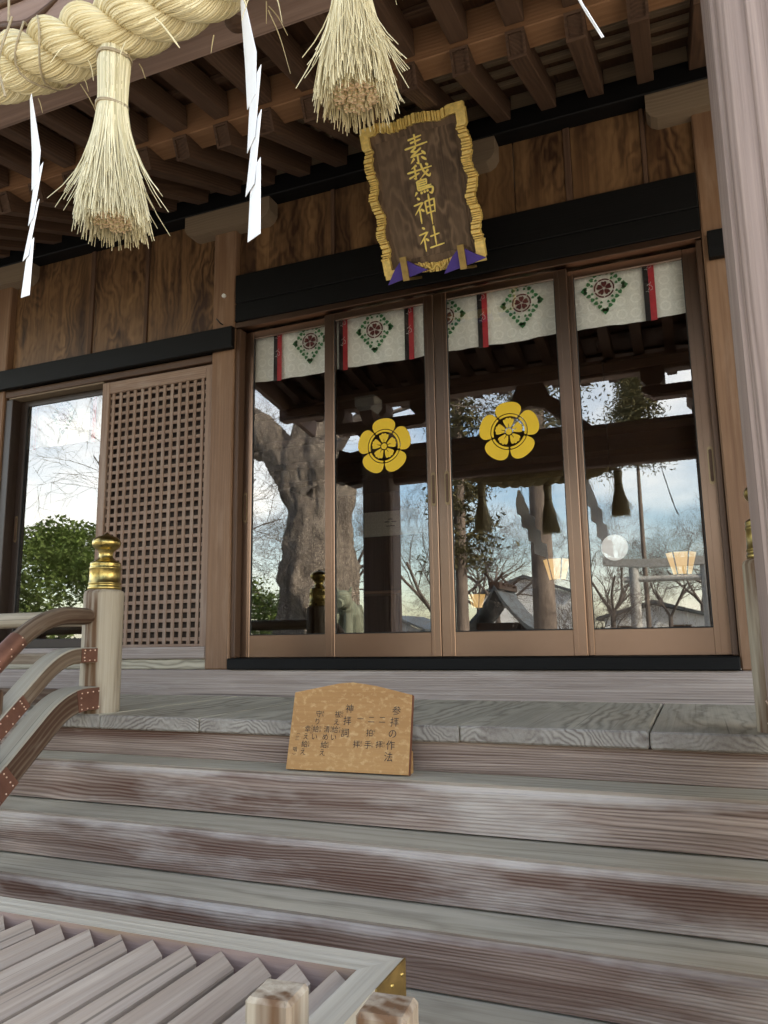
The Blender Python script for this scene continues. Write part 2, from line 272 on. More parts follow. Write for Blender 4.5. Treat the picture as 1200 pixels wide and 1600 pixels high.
# ------------------------------------------------------------------ mesh helpers
def wloc(o):
    v = Vector((0, 0, 0))
    while o is not None:
        v += Vector(o.location); o = o.parent
    return v
def props(o, label=None, cat=None, group=None, kind=None):
    if label: o['label'] = label
    if cat: o['category'] = cat
    if group: o['group'] = group
    if kind: o['kind'] = kind
    return o
def thing(name, loc, label, cat, group=None):
    o = bpy.data.objects.new(name, None); C.objects.link(o); o.location = loc; o.empty_display_size = 0.1
    return props(o, label, cat, group)
def groff():
    return Vector((random.uniform(0, 60), random.choice((-1, 1)) * random.uniform(0.0, 0.16), random.uniform(0.06, 0.3)))
class MB:
    def __init__(s): s.v = []; s.f = []; s.g = []; s.mi = []; s.sm = []
    def add(s, vs, fs, gs=None, mi=0, smooth=False):
        o = len(s.v); s.v += [tuple(v) for v in vs]
        s.g += [tuple(g) for g in (gs if gs is not None else vs)]
        for f in fs:
            s.f.append(tuple(i + o for i in f)); s.mi.append(mi); s.sm.append(smooth)
    def box(s, x0, x1, y0, y1, z0, z1, axis='x', ch=0.004, rot=None, pivot=None, mi=0, off=None):
        c = Vector(((x0 + x1) / 2, (y0 + y1) / 2, (z0 + z1) / 2)); h = (abs(x1 - x0) / 2, abs(y1 - y0) / 2, abs(z1 - z0) / 2)
        k = min(ch, min(h) * 0.45)
        vs = []; idx = {}
        for sx in (-1, 1):
            for sy in (-1, 1):
                for sz in (-1, 1):
                    sg = (sx, sy, sz)
                    for a in range(3):
                        p = [sg[i] * (h[i] - (0 if i == a else k)) for i in range(3)]
                        idx[(sx, sy, sz, a)] = len(vs); vs.append(Vector(p))
        fs = []
        def quad(l, nrm):
            a, b, c_ = [vs[i] for i in l[:3]]
            n = (b - a).cross(c_ - a)
            fs.append(tuple(l) if n.dot(nrm) > 0 else tuple(reversed(l)))
        for a in range(3):
            b, c2 = [i for i in range(3) if i != a]
            for sa in (-1, 1):
                l = []
                for sb, s2 in ((-1, -1), (1, -1), (1, 1), (-1, 1)):
                    sg = [0, 0, 0]; sg[a] = sa; sg[b] = sb; sg[c2] = s2; l.append(idx[(*sg, a)])
                n = Vector((0, 0, 0)); n[a] = sa; quad(l, n)
        for a in range(3):  # edges parallel to axis a
            b, c2 = [i for i in range(3) if i != a]
            for sb in (-1, 1):
                for s2 in (-1, 1):
                    sg0 = [0, 0, 0]; sg0[b] = sb; sg0[c2] = s2; sg1 = list(sg0); sg0[a] = -1; sg1[a] = 1
                    l = [idx[(*sg0, b)], idx[(*sg1, b)], idx[(*sg1, c2)], idx[(*sg0, c2)]]
                    n = Vector((0, 0, 0)); n[b] = sb; n[c2] = s2; quad(l, n)
        for sx in (-1, 1):
            for sy in (-1, 1):
                for sz in (-1, 1):
                    quad([idx[(sx, sy, sz, a)] for a in range(3)], Vector((sx, sy, sz)))
        o = off if off is not None else groff()
        pm = {'x': (0, 1, 2), 'y': (1, 0, 2), 'z': (2, 0, 1)}[axis]
        gs = [Vector((v[pm[0]], v[pm[1]], v[pm[2]])) + o for v in vs]
        if rot is not None:
            pv = Vector(pivot) if pivot is not None else c
            vs = [rot @ (v + c - pv) + pv for v in vs]
        else: vs = [v + c for v in vs]
        s.add(vs, fs, gs, mi)
    def prism(s, poly, fn, d0, d1, mi=0, gax=0, mside=None, off=None, ch=0):
        """poly: 2D outline; fn(u,v,d) -> world point; extruded from d0 to d1"""
        n = len(poly); o = off if off is not None else groff()
        A = [fn(u, v, d0) for u, v in poly]; B = [fn(u, v, d1) for u, v in poly]
        tri = tessellate_polygon([[Vector((u, v, 0)) for u, v in poly]])
        def g(p, d):
            return Vector((p[0], p[1], d)) + o if gax == 0 else Vector((p[1], p[0], d)) + o
        gA = [g(p, d0) for p in poly]; gB = [g(p, d1) for p in poly]
        e1 = Vector(A[1]) - Vector(A[0])
        area = sum(poly[i][0] * poly[(i + 1) % n][1] - poly[(i + 1) % n][0] * poly[i][1] for i in range(n))
        # determine orientation so that normals face outward
        ex = Vector(fn(1, 0, 0)) - Vector(fn(0, 0, 0)); ey = Vector(fn(0, 1, 0)) - Vector(fn(0, 0, 0)); ez = Vector(fn(0, 0, 1)) - Vector(fn(0, 0, 0))
        hand = ex.cross(ey).dot(ez) * (d1 - d0)
        fsA = []; fsB = []
        for t in tri:
            a = ((poly[t[1]][0] - poly[t[0]][0]) * (poly[t[2]][1] - poly[t[0]][1]) - (poly[t[2]][0] - poly[t[0]][0]) * (poly[t[1]][1] - poly[t[0]][1]))
            t2 = tuple(t) if a > 0 else tuple(reversed(t))
            if hand < 0: t2 = tuple(reversed(t2))
            fsB.append(t2); fsA.append(tuple(reversed(t2)))
        s.add(A, fsA, gA, mi); s.add(B, fsB, gB, mi)
        flip = (area > 0) == (hand > 0)
        vs = A + B; fs = []
        for i in range(n):
            j = (i + 1) % n
            q = (i, j, n + j, n + i)
            fs.append(q if flip else tuple(reversed(q)))
        s.add(vs, fs, gA + gB, mi if mside is None else mside)
    def tube(s, pts, rad, n=8, mi=0, smooth=True, caps=True, off=None, twist=0.0, capmi=None):
        pts = [Vector(p) for p in pts]; m = len(pts)
        if not hasattr(rad, '__len__'): rad = [rad] * m
        o = off if off is not None else groff()
        T = []
        for i in range(m):
            d = pts[min(i + 1, m - 1)] - pts[max(i - 1, 0)]
            T.append(d.normalized() if d.length > 1e-9 else Vector((0, 0, 1)))
        ref = Vector((0, 0, 1)) if abs(T[0].z) < 0.9 else Vector((1, 0, 0))
        u = (ref - T[0] * ref.dot(T[0])).normalized()
        vs = []; gs = []; L = 0
        for i in range(m):
            if i: L += (pts[i] - pts[i - 1]).length
            u = (u - T[i] * u.dot(T[i])).normalized(); w_ = T[i].cross(u)
            for k in range(n):
                a = 2 * math.pi * k / n + twist * L
                vs.append(pts[i] + (u * math.cos(a) + w_ * math.sin(a)) * rad[i])
                gs.append(Vector((L, rad[i] * math.cos(a), rad[i] * math.sin(a))) + o)
        fs = [(i * n + k, i * n + (k + 1) % n, (i + 1) * n + (k + 1) % n, (i + 1) * n + k) for i in range(m - 1) for k in range(n)]
        s.add(vs, fs, gs, mi, smooth)
        if caps:
            cm = mi if capmi is None else capmi
            s.add(vs[:n], [tuple(reversed(range(n)))], gs[:n], cm); s.add(vs[-n:], [tuple(range(n))], gs[-n:], cm)
    def sweep(s, pts, prof, up=(0, 0, 1), side=None, mi=0, caps=True, off=None, smooth=False):
        pts = [Vector(p) for p in pts]; m = len(pts); n = len(prof); o = off if off is not None else groff()
        vs = []; gs = []; L = 0
        for i in range(m):
            d = (pts[min(i + 1, m - 1)] - pts[max(i - 1, 0)]).normalized()
            sd = Vector(side) if side is not None else d.cross(Vector(up)).normalized()
            u = sd.cross(d).normalized()
            if i: L += (pts[i] - pts[i - 1]).length
            for a, b in prof:
                vs.append(pts[i] + sd * a + u * b); gs.append(Vector((L, a, b)) + o)
        fs = [(i * n + k, (i + 1) * n + k, (i + 1) * n + (k + 1) % n, i * n + (k + 1) % n) for i in range(m - 1) for k in range(n)]
        ar = sum(prof[i][0] * prof[(i + 1) % n][1] - prof[(i + 1) % n][0] * prof[i][1] for i in range(n))
        d = (pts[1] - pts[0]).normalized(); sd = Vector(side) if side is not None else d.cross(Vector(up)).normalized(); u = sd.cross(d)
        if (sd.cross(u).dot(d) > 0) == (ar > 0): fs = [tuple(reversed(f)) for f in fs]
        s.add(vs, fs, gs, mi, smooth)
        if caps:
            c1 = tuple(range(n)); 
            s.add(vs[:n], [c1], gs[:n], mi); s.add(vs[-n:], [tuple(reversed(c1))], gs[-n:], mi)
    def lathe(s, prof, cx, cy_, z0, n=32, mi=0, smooth=True, off=None):
        o = off if off is not None else groff()
        vs = []; gs = []
        for r, z in prof:
            for k in range(n):
                a = 2 * math.pi * k / n
                vs.append(Vector((cx + r * math.cos(a), cy_ + r * math.sin(a), z0 + z))); gs.append(Vector((z, r * math.cos(a), r * math.sin(a))) + o)
        m = len(prof)
        fs = [(i * n + k, i * n + (k + 1) % n, (i + 1) * n + (k + 1) % n, (i + 1) * n + k) for i in range(m - 1) for k in range(n)]
        s.add(vs, fs, gs, mi, smooth)
        s.add(vs[:n], [tuple(reversed(range(n)))], gs[:n], mi); s.add(vs[-n:], [tuple(range(n))], gs[-n:], mi)
    def build(s, name, mats, parent=None, kind=None):
        base = wloc(parent) if parent is not None else Vector((0, 0, 0))
        me = bpy.data.meshes.new(name)
        me.from_pydata([tuple(Vector(v) - base) for v in s.v], [], s.f)
        if not isinstance(mats, (list, tuple)): mats = [mats]
        for m in mats: me.materials.append(m)
        me.polygons.foreach_set('material_index', s.mi); me.polygons.foreach_set('use_smooth', s.sm)
        a = me.attributes.new('gr', 'FLOAT_VECTOR', 'POINT'); a.data.foreach_set('vector', [c for g in s.g for c in g])
        me.update()
        o = bpy.data.objects.new(name, me); C.objects.link(o)
        if parent is not None: o.parent = parent
        if kind: o['kind'] = kind
        return o
def B(name, mat, parent, *a, **k):
    m = MB(); m.box(*a, **k); return m.build(name, mat, parent)
def rotm(ang, ax): return Matrix.Rotation(ang, 3, ax)
def smooth_path(pts, n=6):
    pts = [Vector(p) for p in pts]; out = []
    P = [pts[0] * 2 - pts[1]] + pts + [pts[-1] * 2 - pts[-2]]
    for i in range(1, len(P) - 2):
        for k in range(n):
            t = k / n
            a, b, c, d = P[i - 1], P[i], P[i + 1], P[i + 2]
            out.append(0.5 * ((2 * b) + (c - a) * t + (2 * a - 5 * b + 4 * c - d) * t * t + (3 * b - a - 3 * c + d) * t ** 3))
    out.append(pts[-1]); return out
def glyph_mesh(ch):
    cu = bpy.data.curves.new('glyph', 'FONT'); cu.body = ch; cu.size = 1; cu.resolution_u = 3
    o = bpy.data.objects.new('glyph', cu); C.objects.link(o)
    dg = bpy.context.evaluated_depsgraph_get()
    me = bpy.data.meshes.new_from_object(o.evaluated_get(dg))
    vs = [Vector(v.co) for v in me.vertices]; fs = [tuple(p.vertices) for p in me.polygons]
    bpy.data.objects.remove(o); bpy.data.curves.remove(cu); bpy.data.meshes.remove(me)
    return vs, fs

# ================================================================== SETTING: ground
g = MB(); g.add([(-400, -400, GZ), (400, -400, GZ), (400, 400, GZ), (-400, 400, GZ)], [(0, 1, 2, 3)])
g.build('ground', M['gravel'], None, 'structure')
p = MB(); p.box(-2.2, 0.0, -30, -0.4, GZ - 0.05, GZ + 0.006, axis='y', ch=0.003)
p.build('path', M['stone'], None, 'structure')

# ================================================================== SHRINE HALL
hall = thing('shrine_hall', (-1.26, 4.0, GZ), 'weathered wooden shrine hall with black beams, rafters and sliding glass doors', 'shrine')
# posts of the facade
for x0, x1, z1 in ((-2.856, -2.684, 2.80), (0.178, 0.352, 2.80), (-4.905, -4.733, 2.80), (2.22, 2.39, 2.80)):
    B('post', M['post'], hall, x0, x1, 4.0, 4.17, -0.17, z1, axis='z', ch=0.008)
# post lower faces are paler; boat-shaped bracket arms on each post
def hijiki(cx):
    hw = 0.335
    poly = [(cx - hw, 2.895), (cx - hw, 2.80), (cx - hw + 0.02, 2.765), (cx - hw + 0.055, 2.745), (cx + hw - 0.055, 2.745), (cx + hw - 0.02, 2.765), (cx + hw, 2.80), (cx + hw, 2.895)]
    m = MB(); m.prism(poly, lambda u, v, d: Vector((u, d, v)), 3.945, 4.09); m.build('bracket_arm', M['pale'], hall)
for cx in (-2.73, -1.215, 0.29, -4.85): hijiki(cx)
# upper post between big lintel and plate behind the plaque
B('post', M['post'], hall, -1.30, -1.14, 4.0, 4.15, 2.42, 2.742, axis='z', ch=0.006)
# wall plate and lintels
B('wall_plate', M['black'], hall, -9, 6, 3.94, 4.12, 2.897, 3.03, axis='x', ch=0.006)
m = MB(); m.box(-2.682, 0.176, 3.998, 4.15, 2.215, 2.416, axis='x', ch=0.006); m.box(-2.682, 0.176, 4.001, 4.15, 2.087, 2.213, axis='x', ch=0.005)
m.build('lintel', M['black'], hall)
B('tie_rail', M['black'], hall, -6.5, -2.674, 3.955, 3.998, 1.895, 2.045, axis='x', ch=0.004)
B('tie_rail', M['black'], hall, 0.20, 3.0, 3.955, 3.998, 1.90, 2.048, axis='x', ch=0.004)
# wall boards
xs = [-2.68, -2.36, -1.995, -1.62, -1.30]
for a, b in ((-2.68, -1.995), (-1.965, -1.30), (-1.14, -0.80), (-0.795, -0.505), (-0.465, -0.085), (-0.06, 0.178)):
    B('wall_board', M['wall'], hall, a, b, 4.055, 4.08, 2.416, 2.897, axis='z', ch=0.003)
for a, b in ((-1.994, -1.966), (-0.504, -0.466), (-0.084, -0.061)):
    B('wall_batten', M['rafter'], hall, a, b, 4.043, 4.08, 2.417, 2.896, axis='z', ch=0.003)
for a, b in ((-4.73, -3.985), (-3.945, -3.475), (-3.445, -2.86)):
    B('wall_board', M['wall'], hall, a, b, 4.055, 4.08, 2.045, 2.897, axis='z', ch=0.003)
for a, b in ((-3.984, -3.946), (-3.474, -3.446)):
    B('wall_batten', M['rafter'], hall, a, b, 4.043, 4.08, 2.046, 2.896, axis='z', ch=0.003)
# peg and hook on the left post
m = MB(); m.tube([(-2.765, 4.0, 2.285), (-2.765, 3.985, 2.285)], 0.014, 8); m.build('peg', M['whitebox'], hall)
m = MB(); m.tube(smooth_path([(-2.775, 4.0, 2.085), (-2.775, 3.97, 2.085), (-2.785, 3.96, 2.10), (-2.80, 3.965, 2.115)], 4), 0.005, 6); m.build('hook', M['ink'], hall)
# left bay header, inner dark jambs
B('door_header', M['frame'], hall, -4.732, -2.858, 4.012, 4.13, 1.845, 1.894, axis='x')
B('door_header', M['pale'], hall, -4.70, -3.79, 4.02, 4.13, 1.832, 1.844, axis='x', ch=0.002)
B('door_jamb', M['darkframe'], hall, -4.732, -4.66, 4.02, 4.16, -0.03, 1.83, axis='z')
B('door_header', M['bronze'], hall, -2.682, 0.176, 4.012, 4.14, 2.046, 2.086, axis='x', ch=0.003)
B('door_jamb', M['frame'], hall, -2.682, -2.650, 4.02, 4.15, -0.10, 2.045, axis='z')
B('door_jamb', M['frame'], hall, 0.146, 0.176, 4.03, 4.15, -0.10, 2.045, axis='z')
# sills and ledge
B('sill', M['black'], hall, -2.682, 0.176, 3.985, 4.17, -0.17, -0.103, axis='x', ch=0.006)
B('ledge_beam', M['ledge'], hall, -9, 6, 4.0, 4.2, -0.37, -0.172, axis='x', ch=0.008)
B('sill', M['ledge'], hall, -4.732, -2.858, 4.005, 4.17, -0.105, -0.03, axis='x', ch=0.006)
B('sill', M['deck'], hall, -4.732, -2.858, 4.018, 4.17, -0.17, -0.107, axis='x', ch=0.006)
# veranda deck planks (grain runs into the building)
dk = MB(); joints = [-6.2, -5.75, -5.3, -4.9, -4.45, -4.05, -3.6, -3.22, -2.87, -2.592, -2.04, -1.45, -0.861, -0.181, 0.36, 0.72, 1.15, 1.6, 2.0, 2.5]
for a, b in zip(joints, joints[1:]):
    dk.box(a + 0.002, b - 0.002, 2.827, 3.999, -0.388 + random.uniform(-0.002, 0.002), -0.327 + random.uniform(-0.0015, 0.0015), axis='y', ch=0.007)
dko = dk.build('veranda_floor', [M['deck'], M['deckend']], hall)
for pg in dko.data.polygons:
    if pg.normal.y < -0.3: pg.material_index = 1
B('veranda_fascia', M['step'], hall, -7, -3.02, 2.87, 2.95, -0.62, -0.39, axis='x')
B('veranda_fascia', M['step'], hall, 0.4, 4, 2.87, 2.95, -0.62, -0.39, axis='x')
B('foundation', M['stone'], hall, -9, 6, 3.3, 4.3, GZ, -0.62, axis='x')

# rafters: lower row with framed ends, upper flying row
SL = 0.42
def rafter_pts(z, y, L, s, up):
    return None
rx = [-0.82 + 0.262 * k for k in range(-17, 9)]
ang = math.atan(SL)
for x in rx:
    m = MB()
    # lower rafter: bottom from (3.06, 2.60) to (4.3, ...)
    y0, z0 = 3.06, 2.597; L = 1.35
    m.box(x - 0.043, x + 0.043, y0, y0 + L, z0, z0 + 0.118, axis='y', ch=0.004, rot=rotm(ang, 'X'), pivot=(x, y0, z0))
    # raised rim on the end face
    Rm = rotm(ang, 'X')
    def ep(u, v, d): return Rm @ Vector((u, d, v)) + Vector((x, y0, z0))
    for (a, b, c_, d_) in ((-0.0435, 0.0435, -0.001, 0.012), (-0.0435, 0.0435, 0.106, 0.119), (-0.0435, -0.031, 0.0125, 0.1055), (0.031, 0.0435, 0.0125, 0.1055)):
        m.prism([(a, c_), (b, c_), (b, d_), (a, d_)], ep, -0.014, 0.0005)
    m.build('rafter', M['rafter'], hall)
SF = 0.17; angF = math.atan(SF)
def fly_end(x): return 0.95 if -3.85 < x < 1.35 else 2.25
for x in rx:
    y1 = 3.02; z1 = 2.742; y0 = fly_end(x); L = (y1 - y0) / math.cos(angF)
    m = MB(); m.box(x - 0.045, x + 0.045, y1 - L, y1, z1, z1 + 0.125, axis='y', ch=0.004, rot=rotm(angF, 'X'), pivot=(x, y1, z1))
    m.build('flying_rafter', M['rafter'], hall)
m = MB(); m.box(-9, 6, 3.02, 3.16, 2.712, 2.90, axis='x', ch=0.005); m.build('eave_board', M['kioi'], hall)
# boards above the lower rafters and cross battens
def slope_box(mb, xa, xb, ya, yb, off0, off1, s, yref, zref, axis='x'):
    a = math.atan(s); c_ = math.cos(a)
    mb.box(xa, xb, yref + (ya - yref) / c_, yref + (yb - yref) / c_, zref + off0, zref + off1, axis=axis, ch=0.003, rot=rotm(a, 'X'), pivot=(0, yref, zref))
cb = MB()
for k in range(30):
    xa = -9 + k * 0.5; slope_box(cb, xa, xa + 0.498, 3.10, 4.4, 0.147, 0.17, SL, 3.06, 2.597, 'y')
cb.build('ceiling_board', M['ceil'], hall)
for yb_ in (3.17, 3.36, 3.55, 3.74):
    m = MB(); slope_box(m, -8, 4.5, yb_, yb_ + 0.055, 0.119, 0.1465, SL, 3.06, 2.597); m.build('ceiling_batten', M['pale'], hall)
for a, b in zip(rx, rx[1:]): B('rafter_infill', M['pale'], hall, a + 0.044, b - 0.044, 3.955, 3.975, 3.03, 3.13, axis='x', ch=0.002)
cb = MB()
for k in range(13):
    xa = -3.9 + k * 0.405; slope_box(cb, xa, xa + 0.403, 0.85, 3.05, 0.155, 0.178, SF, 3.02, 2.742, 'y')
slope_box(cb, -9, -3.903, 2.15, 3.05, 0.155, 0.178, SF, 3.02, 2.742); slope_box(cb, 1.37, 6, 2.15, 3.05, 0.155, 0.178, SF, 3.02, 2.742)
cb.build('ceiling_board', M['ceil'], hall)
for yb_ in (1.2, 1.55, 1.9, 2.25, 2.6, 2.9):
    m = MB(); slope_box(m, -3.85, 1.33, yb_, yb_ + 0.05, 0.126, 0.1545, SF, 3.02, 2.742); m.build('ceiling_batten', M['rafter'], hall)
# roof mass
rf = MB()
def roofslab(xa, xb, ye, ze):
    prof = [(ye, ze), (ye, ze + 0.16), (4.0, 3.75), (8.0, 6.6), (8.6, 6.6), (16, 2.6), (16, 2.4), (8.3, 6.2), (4.5, 3.5), (3.1, 2.98)]
    rf.prism([(a, b) for a, b in prof], lambda u, v, d: Vector((d, u, v)), xa, xb)
roofslab(-9.5, -3.9, 2.12, 2.80); roofslab(-3.898, 1.368, 0.82, 2.58); roofslab(1.37, 6.5, 2.12, 2.80)
rf.build('roof', M['tile'], hall)
# porch: eave purlin, barge boards, tie beam, posts, brackets, strut
B('eave_purlin', M['kbeam'], hall, -3.95, 1.42, 1.30, 1.44, 2.30, 2.455, axis='x', ch=0.006)
for x in (-3.86, 1.32):
    m = MB(); a = angF
    slope_box(m, x - 0.03, x + 0.03, 0.80, 2.9, -0.10, 0.15, SF, 3.02, 2.742, 'y'); m.build('barge_board', M['kbeam'], hall)
def kpost_prof(a0, a1, b0, b1):
    c1 = 0.022
    pr = []
    for (cx_, cy2, sx, sy) in ((a0, b0, 1, 1), (a1, b0, -1, 1), (a1, b1, -1, -1), (a0, b1, 1, -1)):
        pr.append((cx_, cy2, sx, sy))
    out_ = []
    for i, (x, y, sx, sy) in enumerate(pr):
        arc = []
        # beaded chamfer: small step, quarter round, small step
        pts_ = [(0, 0.050), (0.006, 0.046), (0.006, 0.036)]
        for k in range(6):
            t = k / 5 * math.pi / 2
            pts_.append((0.006 + 0.028 * (1 - math.cos(t)), 0.006 + 0.028 * (1 - math.sin(t))))
        pts_ += [(0.046, 0.006), (0.050, 0)]
        if i in (1, 3): pts_ = pts_[::-1]
        for dx, dy in pts_: out_.append((x + sx * dx, y + sy * dy))
    return out_
for x0, x1 in ((0.1015, 0.41), (-2.93, -2.6215)):
    m = MB(); prof = kpost_prof(x0, x1, 1.22, 1.52)
    m.sweep([(0, 0, GZ + 0.2), (0, 0, 1.92)], [(p_[0], -p_[1]) for p_ in prof], side=(1, 0, 0), up=(0, 1, 0), smooth=False)
    m.build('porch_post', M['kpost'], hall)
    cx_ = (x0 + x1) / 2
    m = MB(); m.prism([(-0.24, GZ), (0.24, GZ), (0.19, GZ + 0.2), (-0.19, GZ + 0.2)], lambda u, v, d: Vector((cx_ + u, d, v)), 1.15, 1.59); m.build('post_base', M['stone'], hall)
    m = MB(); m.prism([(-0.11, 1.921), (0.11, 1.921), (0.19, 2.0), (0.19, 2.05), (-0.19, 2.05), (-0.19, 2.0)], lambda u, v, d: Vector((cx_ + u, d, v)), 1.19, 1.55); m.build('bearing_block', M['kbeam'], hall)
    m = MB(); m.prism([(-0.55, 2.16), (-0.55, 2.12), (-0.46, 2.052), (0.46, 2.052), (0.55, 2.12), (0.55, 2.16)], lambda u, v, d: Vector((cx_ + u, d, v)), 1.31, 1.43); m.build('bracket_arm', M['kbeam'], hall)
    m = MB(); m.prism([(1.0, 2.159), (1.0, 2.12), (1.09, 2.053), (1.65, 2.053), (1.74, 2.12), (1.74, 2.159)], lambda u, v, d: Vector((d, u, v)), cx_ - 0.06, cx_ + 0.06); m.build('bracket_arm', M['kbeam'], hall)
    for dx, dy in ((-0.45, 0), (0, 0), (0.45, 0), (0, 0.3)):
        m = MB(); yy = 1.37 + dy
        m.prism([(-0.06, 2.161), (0.06, 2.161), (0.10, 2.21), (0.10, 2.298), (-0.10, 2.298), (-0.10, 2.21)], lambda u, v, d: Vector((cx_ + dx + u, d, v)), yy - 0.1, yy + 0.1)
        m.build('bearing_block', M['kbeam'] if dy == 0 else M['whitebox'], hall)
m = MB()
prof = [(1.315, 1.50), (1.325, 1.49), (1.425, 1.49), (1.435, 1.50), (1.435, 1.84), (1.415, 1.87), (1.335, 1.87), (1.315, 1.84)]
m.prism(prof, lambda u, v, d: Vector((d, u, v)), -2.6215, 0.1015, gax=0); tb = m.build('tie_beam', M['kbeam'], hall)
for g_ in [0]:
    a_ = tb.data.attributes['gr']
    a_.data.foreach_set('vector', [c for v in tb.data.vertices for c in (v.co.x, v.co.y + 0.1, v.co.z * 0.6)])
# carved swirl on the tie beam's face
for sx in (-1, 1):
    m = MB(); cx_ = -1.26 + sx * 0.62
    def sw(r0, r1, t0, t1, n=40):
        return [(cx_ + sx * (r0 + (r1 - r0) * k / n) * math.cos(t0 + (t1 - t0) * k / n), 1.313, 1.70 + (r0 + (r1 - r0) * k / n) * math.sin(t0 + (t1 - t0) * k / n)) for k in range(n + 1)]
    pth = sw(0.015, 0.085, 0, 4.2 * math.pi / 1.5)
    m.tube(pth, [0.004 + 0.006 * min(1, k / 10) for k in range(len(pth))], 6)
    for dz in (0.05, -0.02, 0.11):
        q = smooth_path([(cx_ - sx * 0.08, 1.313, 1.70 + dz), (cx_ - sx * 0.2, 1.313, 1.72 + dz), (cx_ - sx * 0.32, 1.313, 1.70 + dz * 1.4), (cx_ - sx * 0.45, 1.313, 1.75 + dz)], 6)
        m.tube(q, [0.012 * math.sin(math.pi * (k + 0.5) / len(q)) + 0.001 for k in range(len(q))], 6)
    m.build('beam_carving', M['frame'], hall)
# dark carved boss under the tie beam
m = MB(); m.lathe([(0.0, -0.012), (0.022, -0.010), (0.03, 0.0)], -0.93, 1.37, 1.492, 20); m.build('beam_boss', M['frame'], hall)
# carved beam ends outside the posts
for sx, xa in ((-1, -2.93), (1, 0.41)):
    poly = [(0, 1.52), (0.16, 1.50), (0.24, 1.56), (0.30, 1.54), (0.36, 1.62), (0.31, 1.68), (0.37, 1.76), (0.28, 1.80), (0.26, 1.88), (0.14, 1.84), (0, 1.86)]
    m = MB(); m.prism(poly, lambda u, v, d: Vector((xa + sx * u, d, v)), 1.30, 1.45); m.build('beam_nose', M['frame'], hall)
# frog-leg strut above the beam
poly = [(-0.52, 1.871), (-0.34, 1.871), (-0.24, 1.95), (-0.12, 2.06), (0, 2.10), (0.12, 2.06), (0.24, 1.95), (0.34, 1.871), (0.52, 1.871), (0.46, 1.93), (0.34, 1.99), (0.30, 2.09), (0.18, 2.17), (0.12, 2.298), (-0.12, 2.298), (-0.18, 2.17), (-0.30, 2.09), (-0.34, 1.99), (-0.46, 1.93)]
m = MB(); m.prism(poly, lambda u, v, d: Vector((-1.26 + u, d, v)), 1.325, 1.42); m.build('frog_leg_strut', M['kbeam'], hall)
# inner hall shell: floor, ceiling, walls
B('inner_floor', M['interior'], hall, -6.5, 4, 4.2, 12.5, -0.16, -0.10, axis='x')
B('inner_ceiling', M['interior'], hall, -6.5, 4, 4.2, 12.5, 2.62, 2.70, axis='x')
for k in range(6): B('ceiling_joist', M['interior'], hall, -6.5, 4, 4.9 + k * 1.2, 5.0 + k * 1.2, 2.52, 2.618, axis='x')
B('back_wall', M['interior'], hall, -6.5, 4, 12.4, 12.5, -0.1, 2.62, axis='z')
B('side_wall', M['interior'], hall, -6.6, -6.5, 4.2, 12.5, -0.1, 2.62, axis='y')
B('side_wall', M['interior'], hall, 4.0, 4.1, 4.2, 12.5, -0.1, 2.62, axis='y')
B('side_wall', M['wall'], hall, -6.6, -4.905, 4.06, 4.16, -0.17, 2.9, axis='z')
B('side_wall', M['wall'], hall, 0.352, 4.1, 4.06, 4.16, -0.17, 2.9, axis='z')

# ------------------------------------------------------------------ sliding glass doors
def crest_polys(R):
    polys = []
    def pol(r, a): return (R * r * math.cos(a), R * r * math.sin(a))
    for k in range(5):
        a0 = math.pi / 2 + k * 2 * math.pi / 5; hw = R_(34.6)
        pts = []
        N = 26
        for i in range(N + 1):   # outer lobe
            t = -1 + 2 * i / N
            r = 0.63 + 0.37 * (1 - abs(t) ** 3.4) ** 0.5
            pts.append(pol(r, a0 + hw * t * (1.0 - 0.03 * (1 - abs(t)))))
        for i in range(13):
            t = 1 - 2 * i / 12; pts.append(pol(0.615, a0 + hw * 0.99 * t))
        polys.append(pts)
        # ring segment
        pts = []; hw2 = R_(31)
        for i in range(13): pts.append(pol(0.585, a0 + hw2 * (-1 + 2 * i / 12)))
        pts.append(pol(0.545, a0 + hw2 * 1.08))
        for i in range(13): pts.append(pol(0.515, a0 + hw2 * (1 - 2 * i / 12)))
        pts.append(pol(0.545, a0 - hw2 * 1.08))
        polys.append(pts)
        # inner scalloped petal, split by a stamen slit
        for sgn in (-1, 1):
            pts = [pol(0.145, a0 + sgn * R_(5)), pol(0.27, a0 + sgn * R_(1.8)), pol(0.27, a0 + sgn * 0.0)]
            pts += [pol(0.435, a0), pol(0.468, a0 + sgn * R_(5)), pol(0.458, a0 + sgn * R_(11)), pol(0.42, a0 + sgn * R_(13.5)), pol(0.44, a0 + sgn * R_(19)), pol(0.425, a0 + sgn * R_(25)), pol(0.36, a0 + sgn * R_(28)), pol(0.25, a0 + sgn * R_(28)), pol(0.145, a0 + sgn * R_(25))]
            polys.append(pts)
    polys.append([pol(0.105, 2 * math.pi * i / 24) for i in range(24)])
    return polys
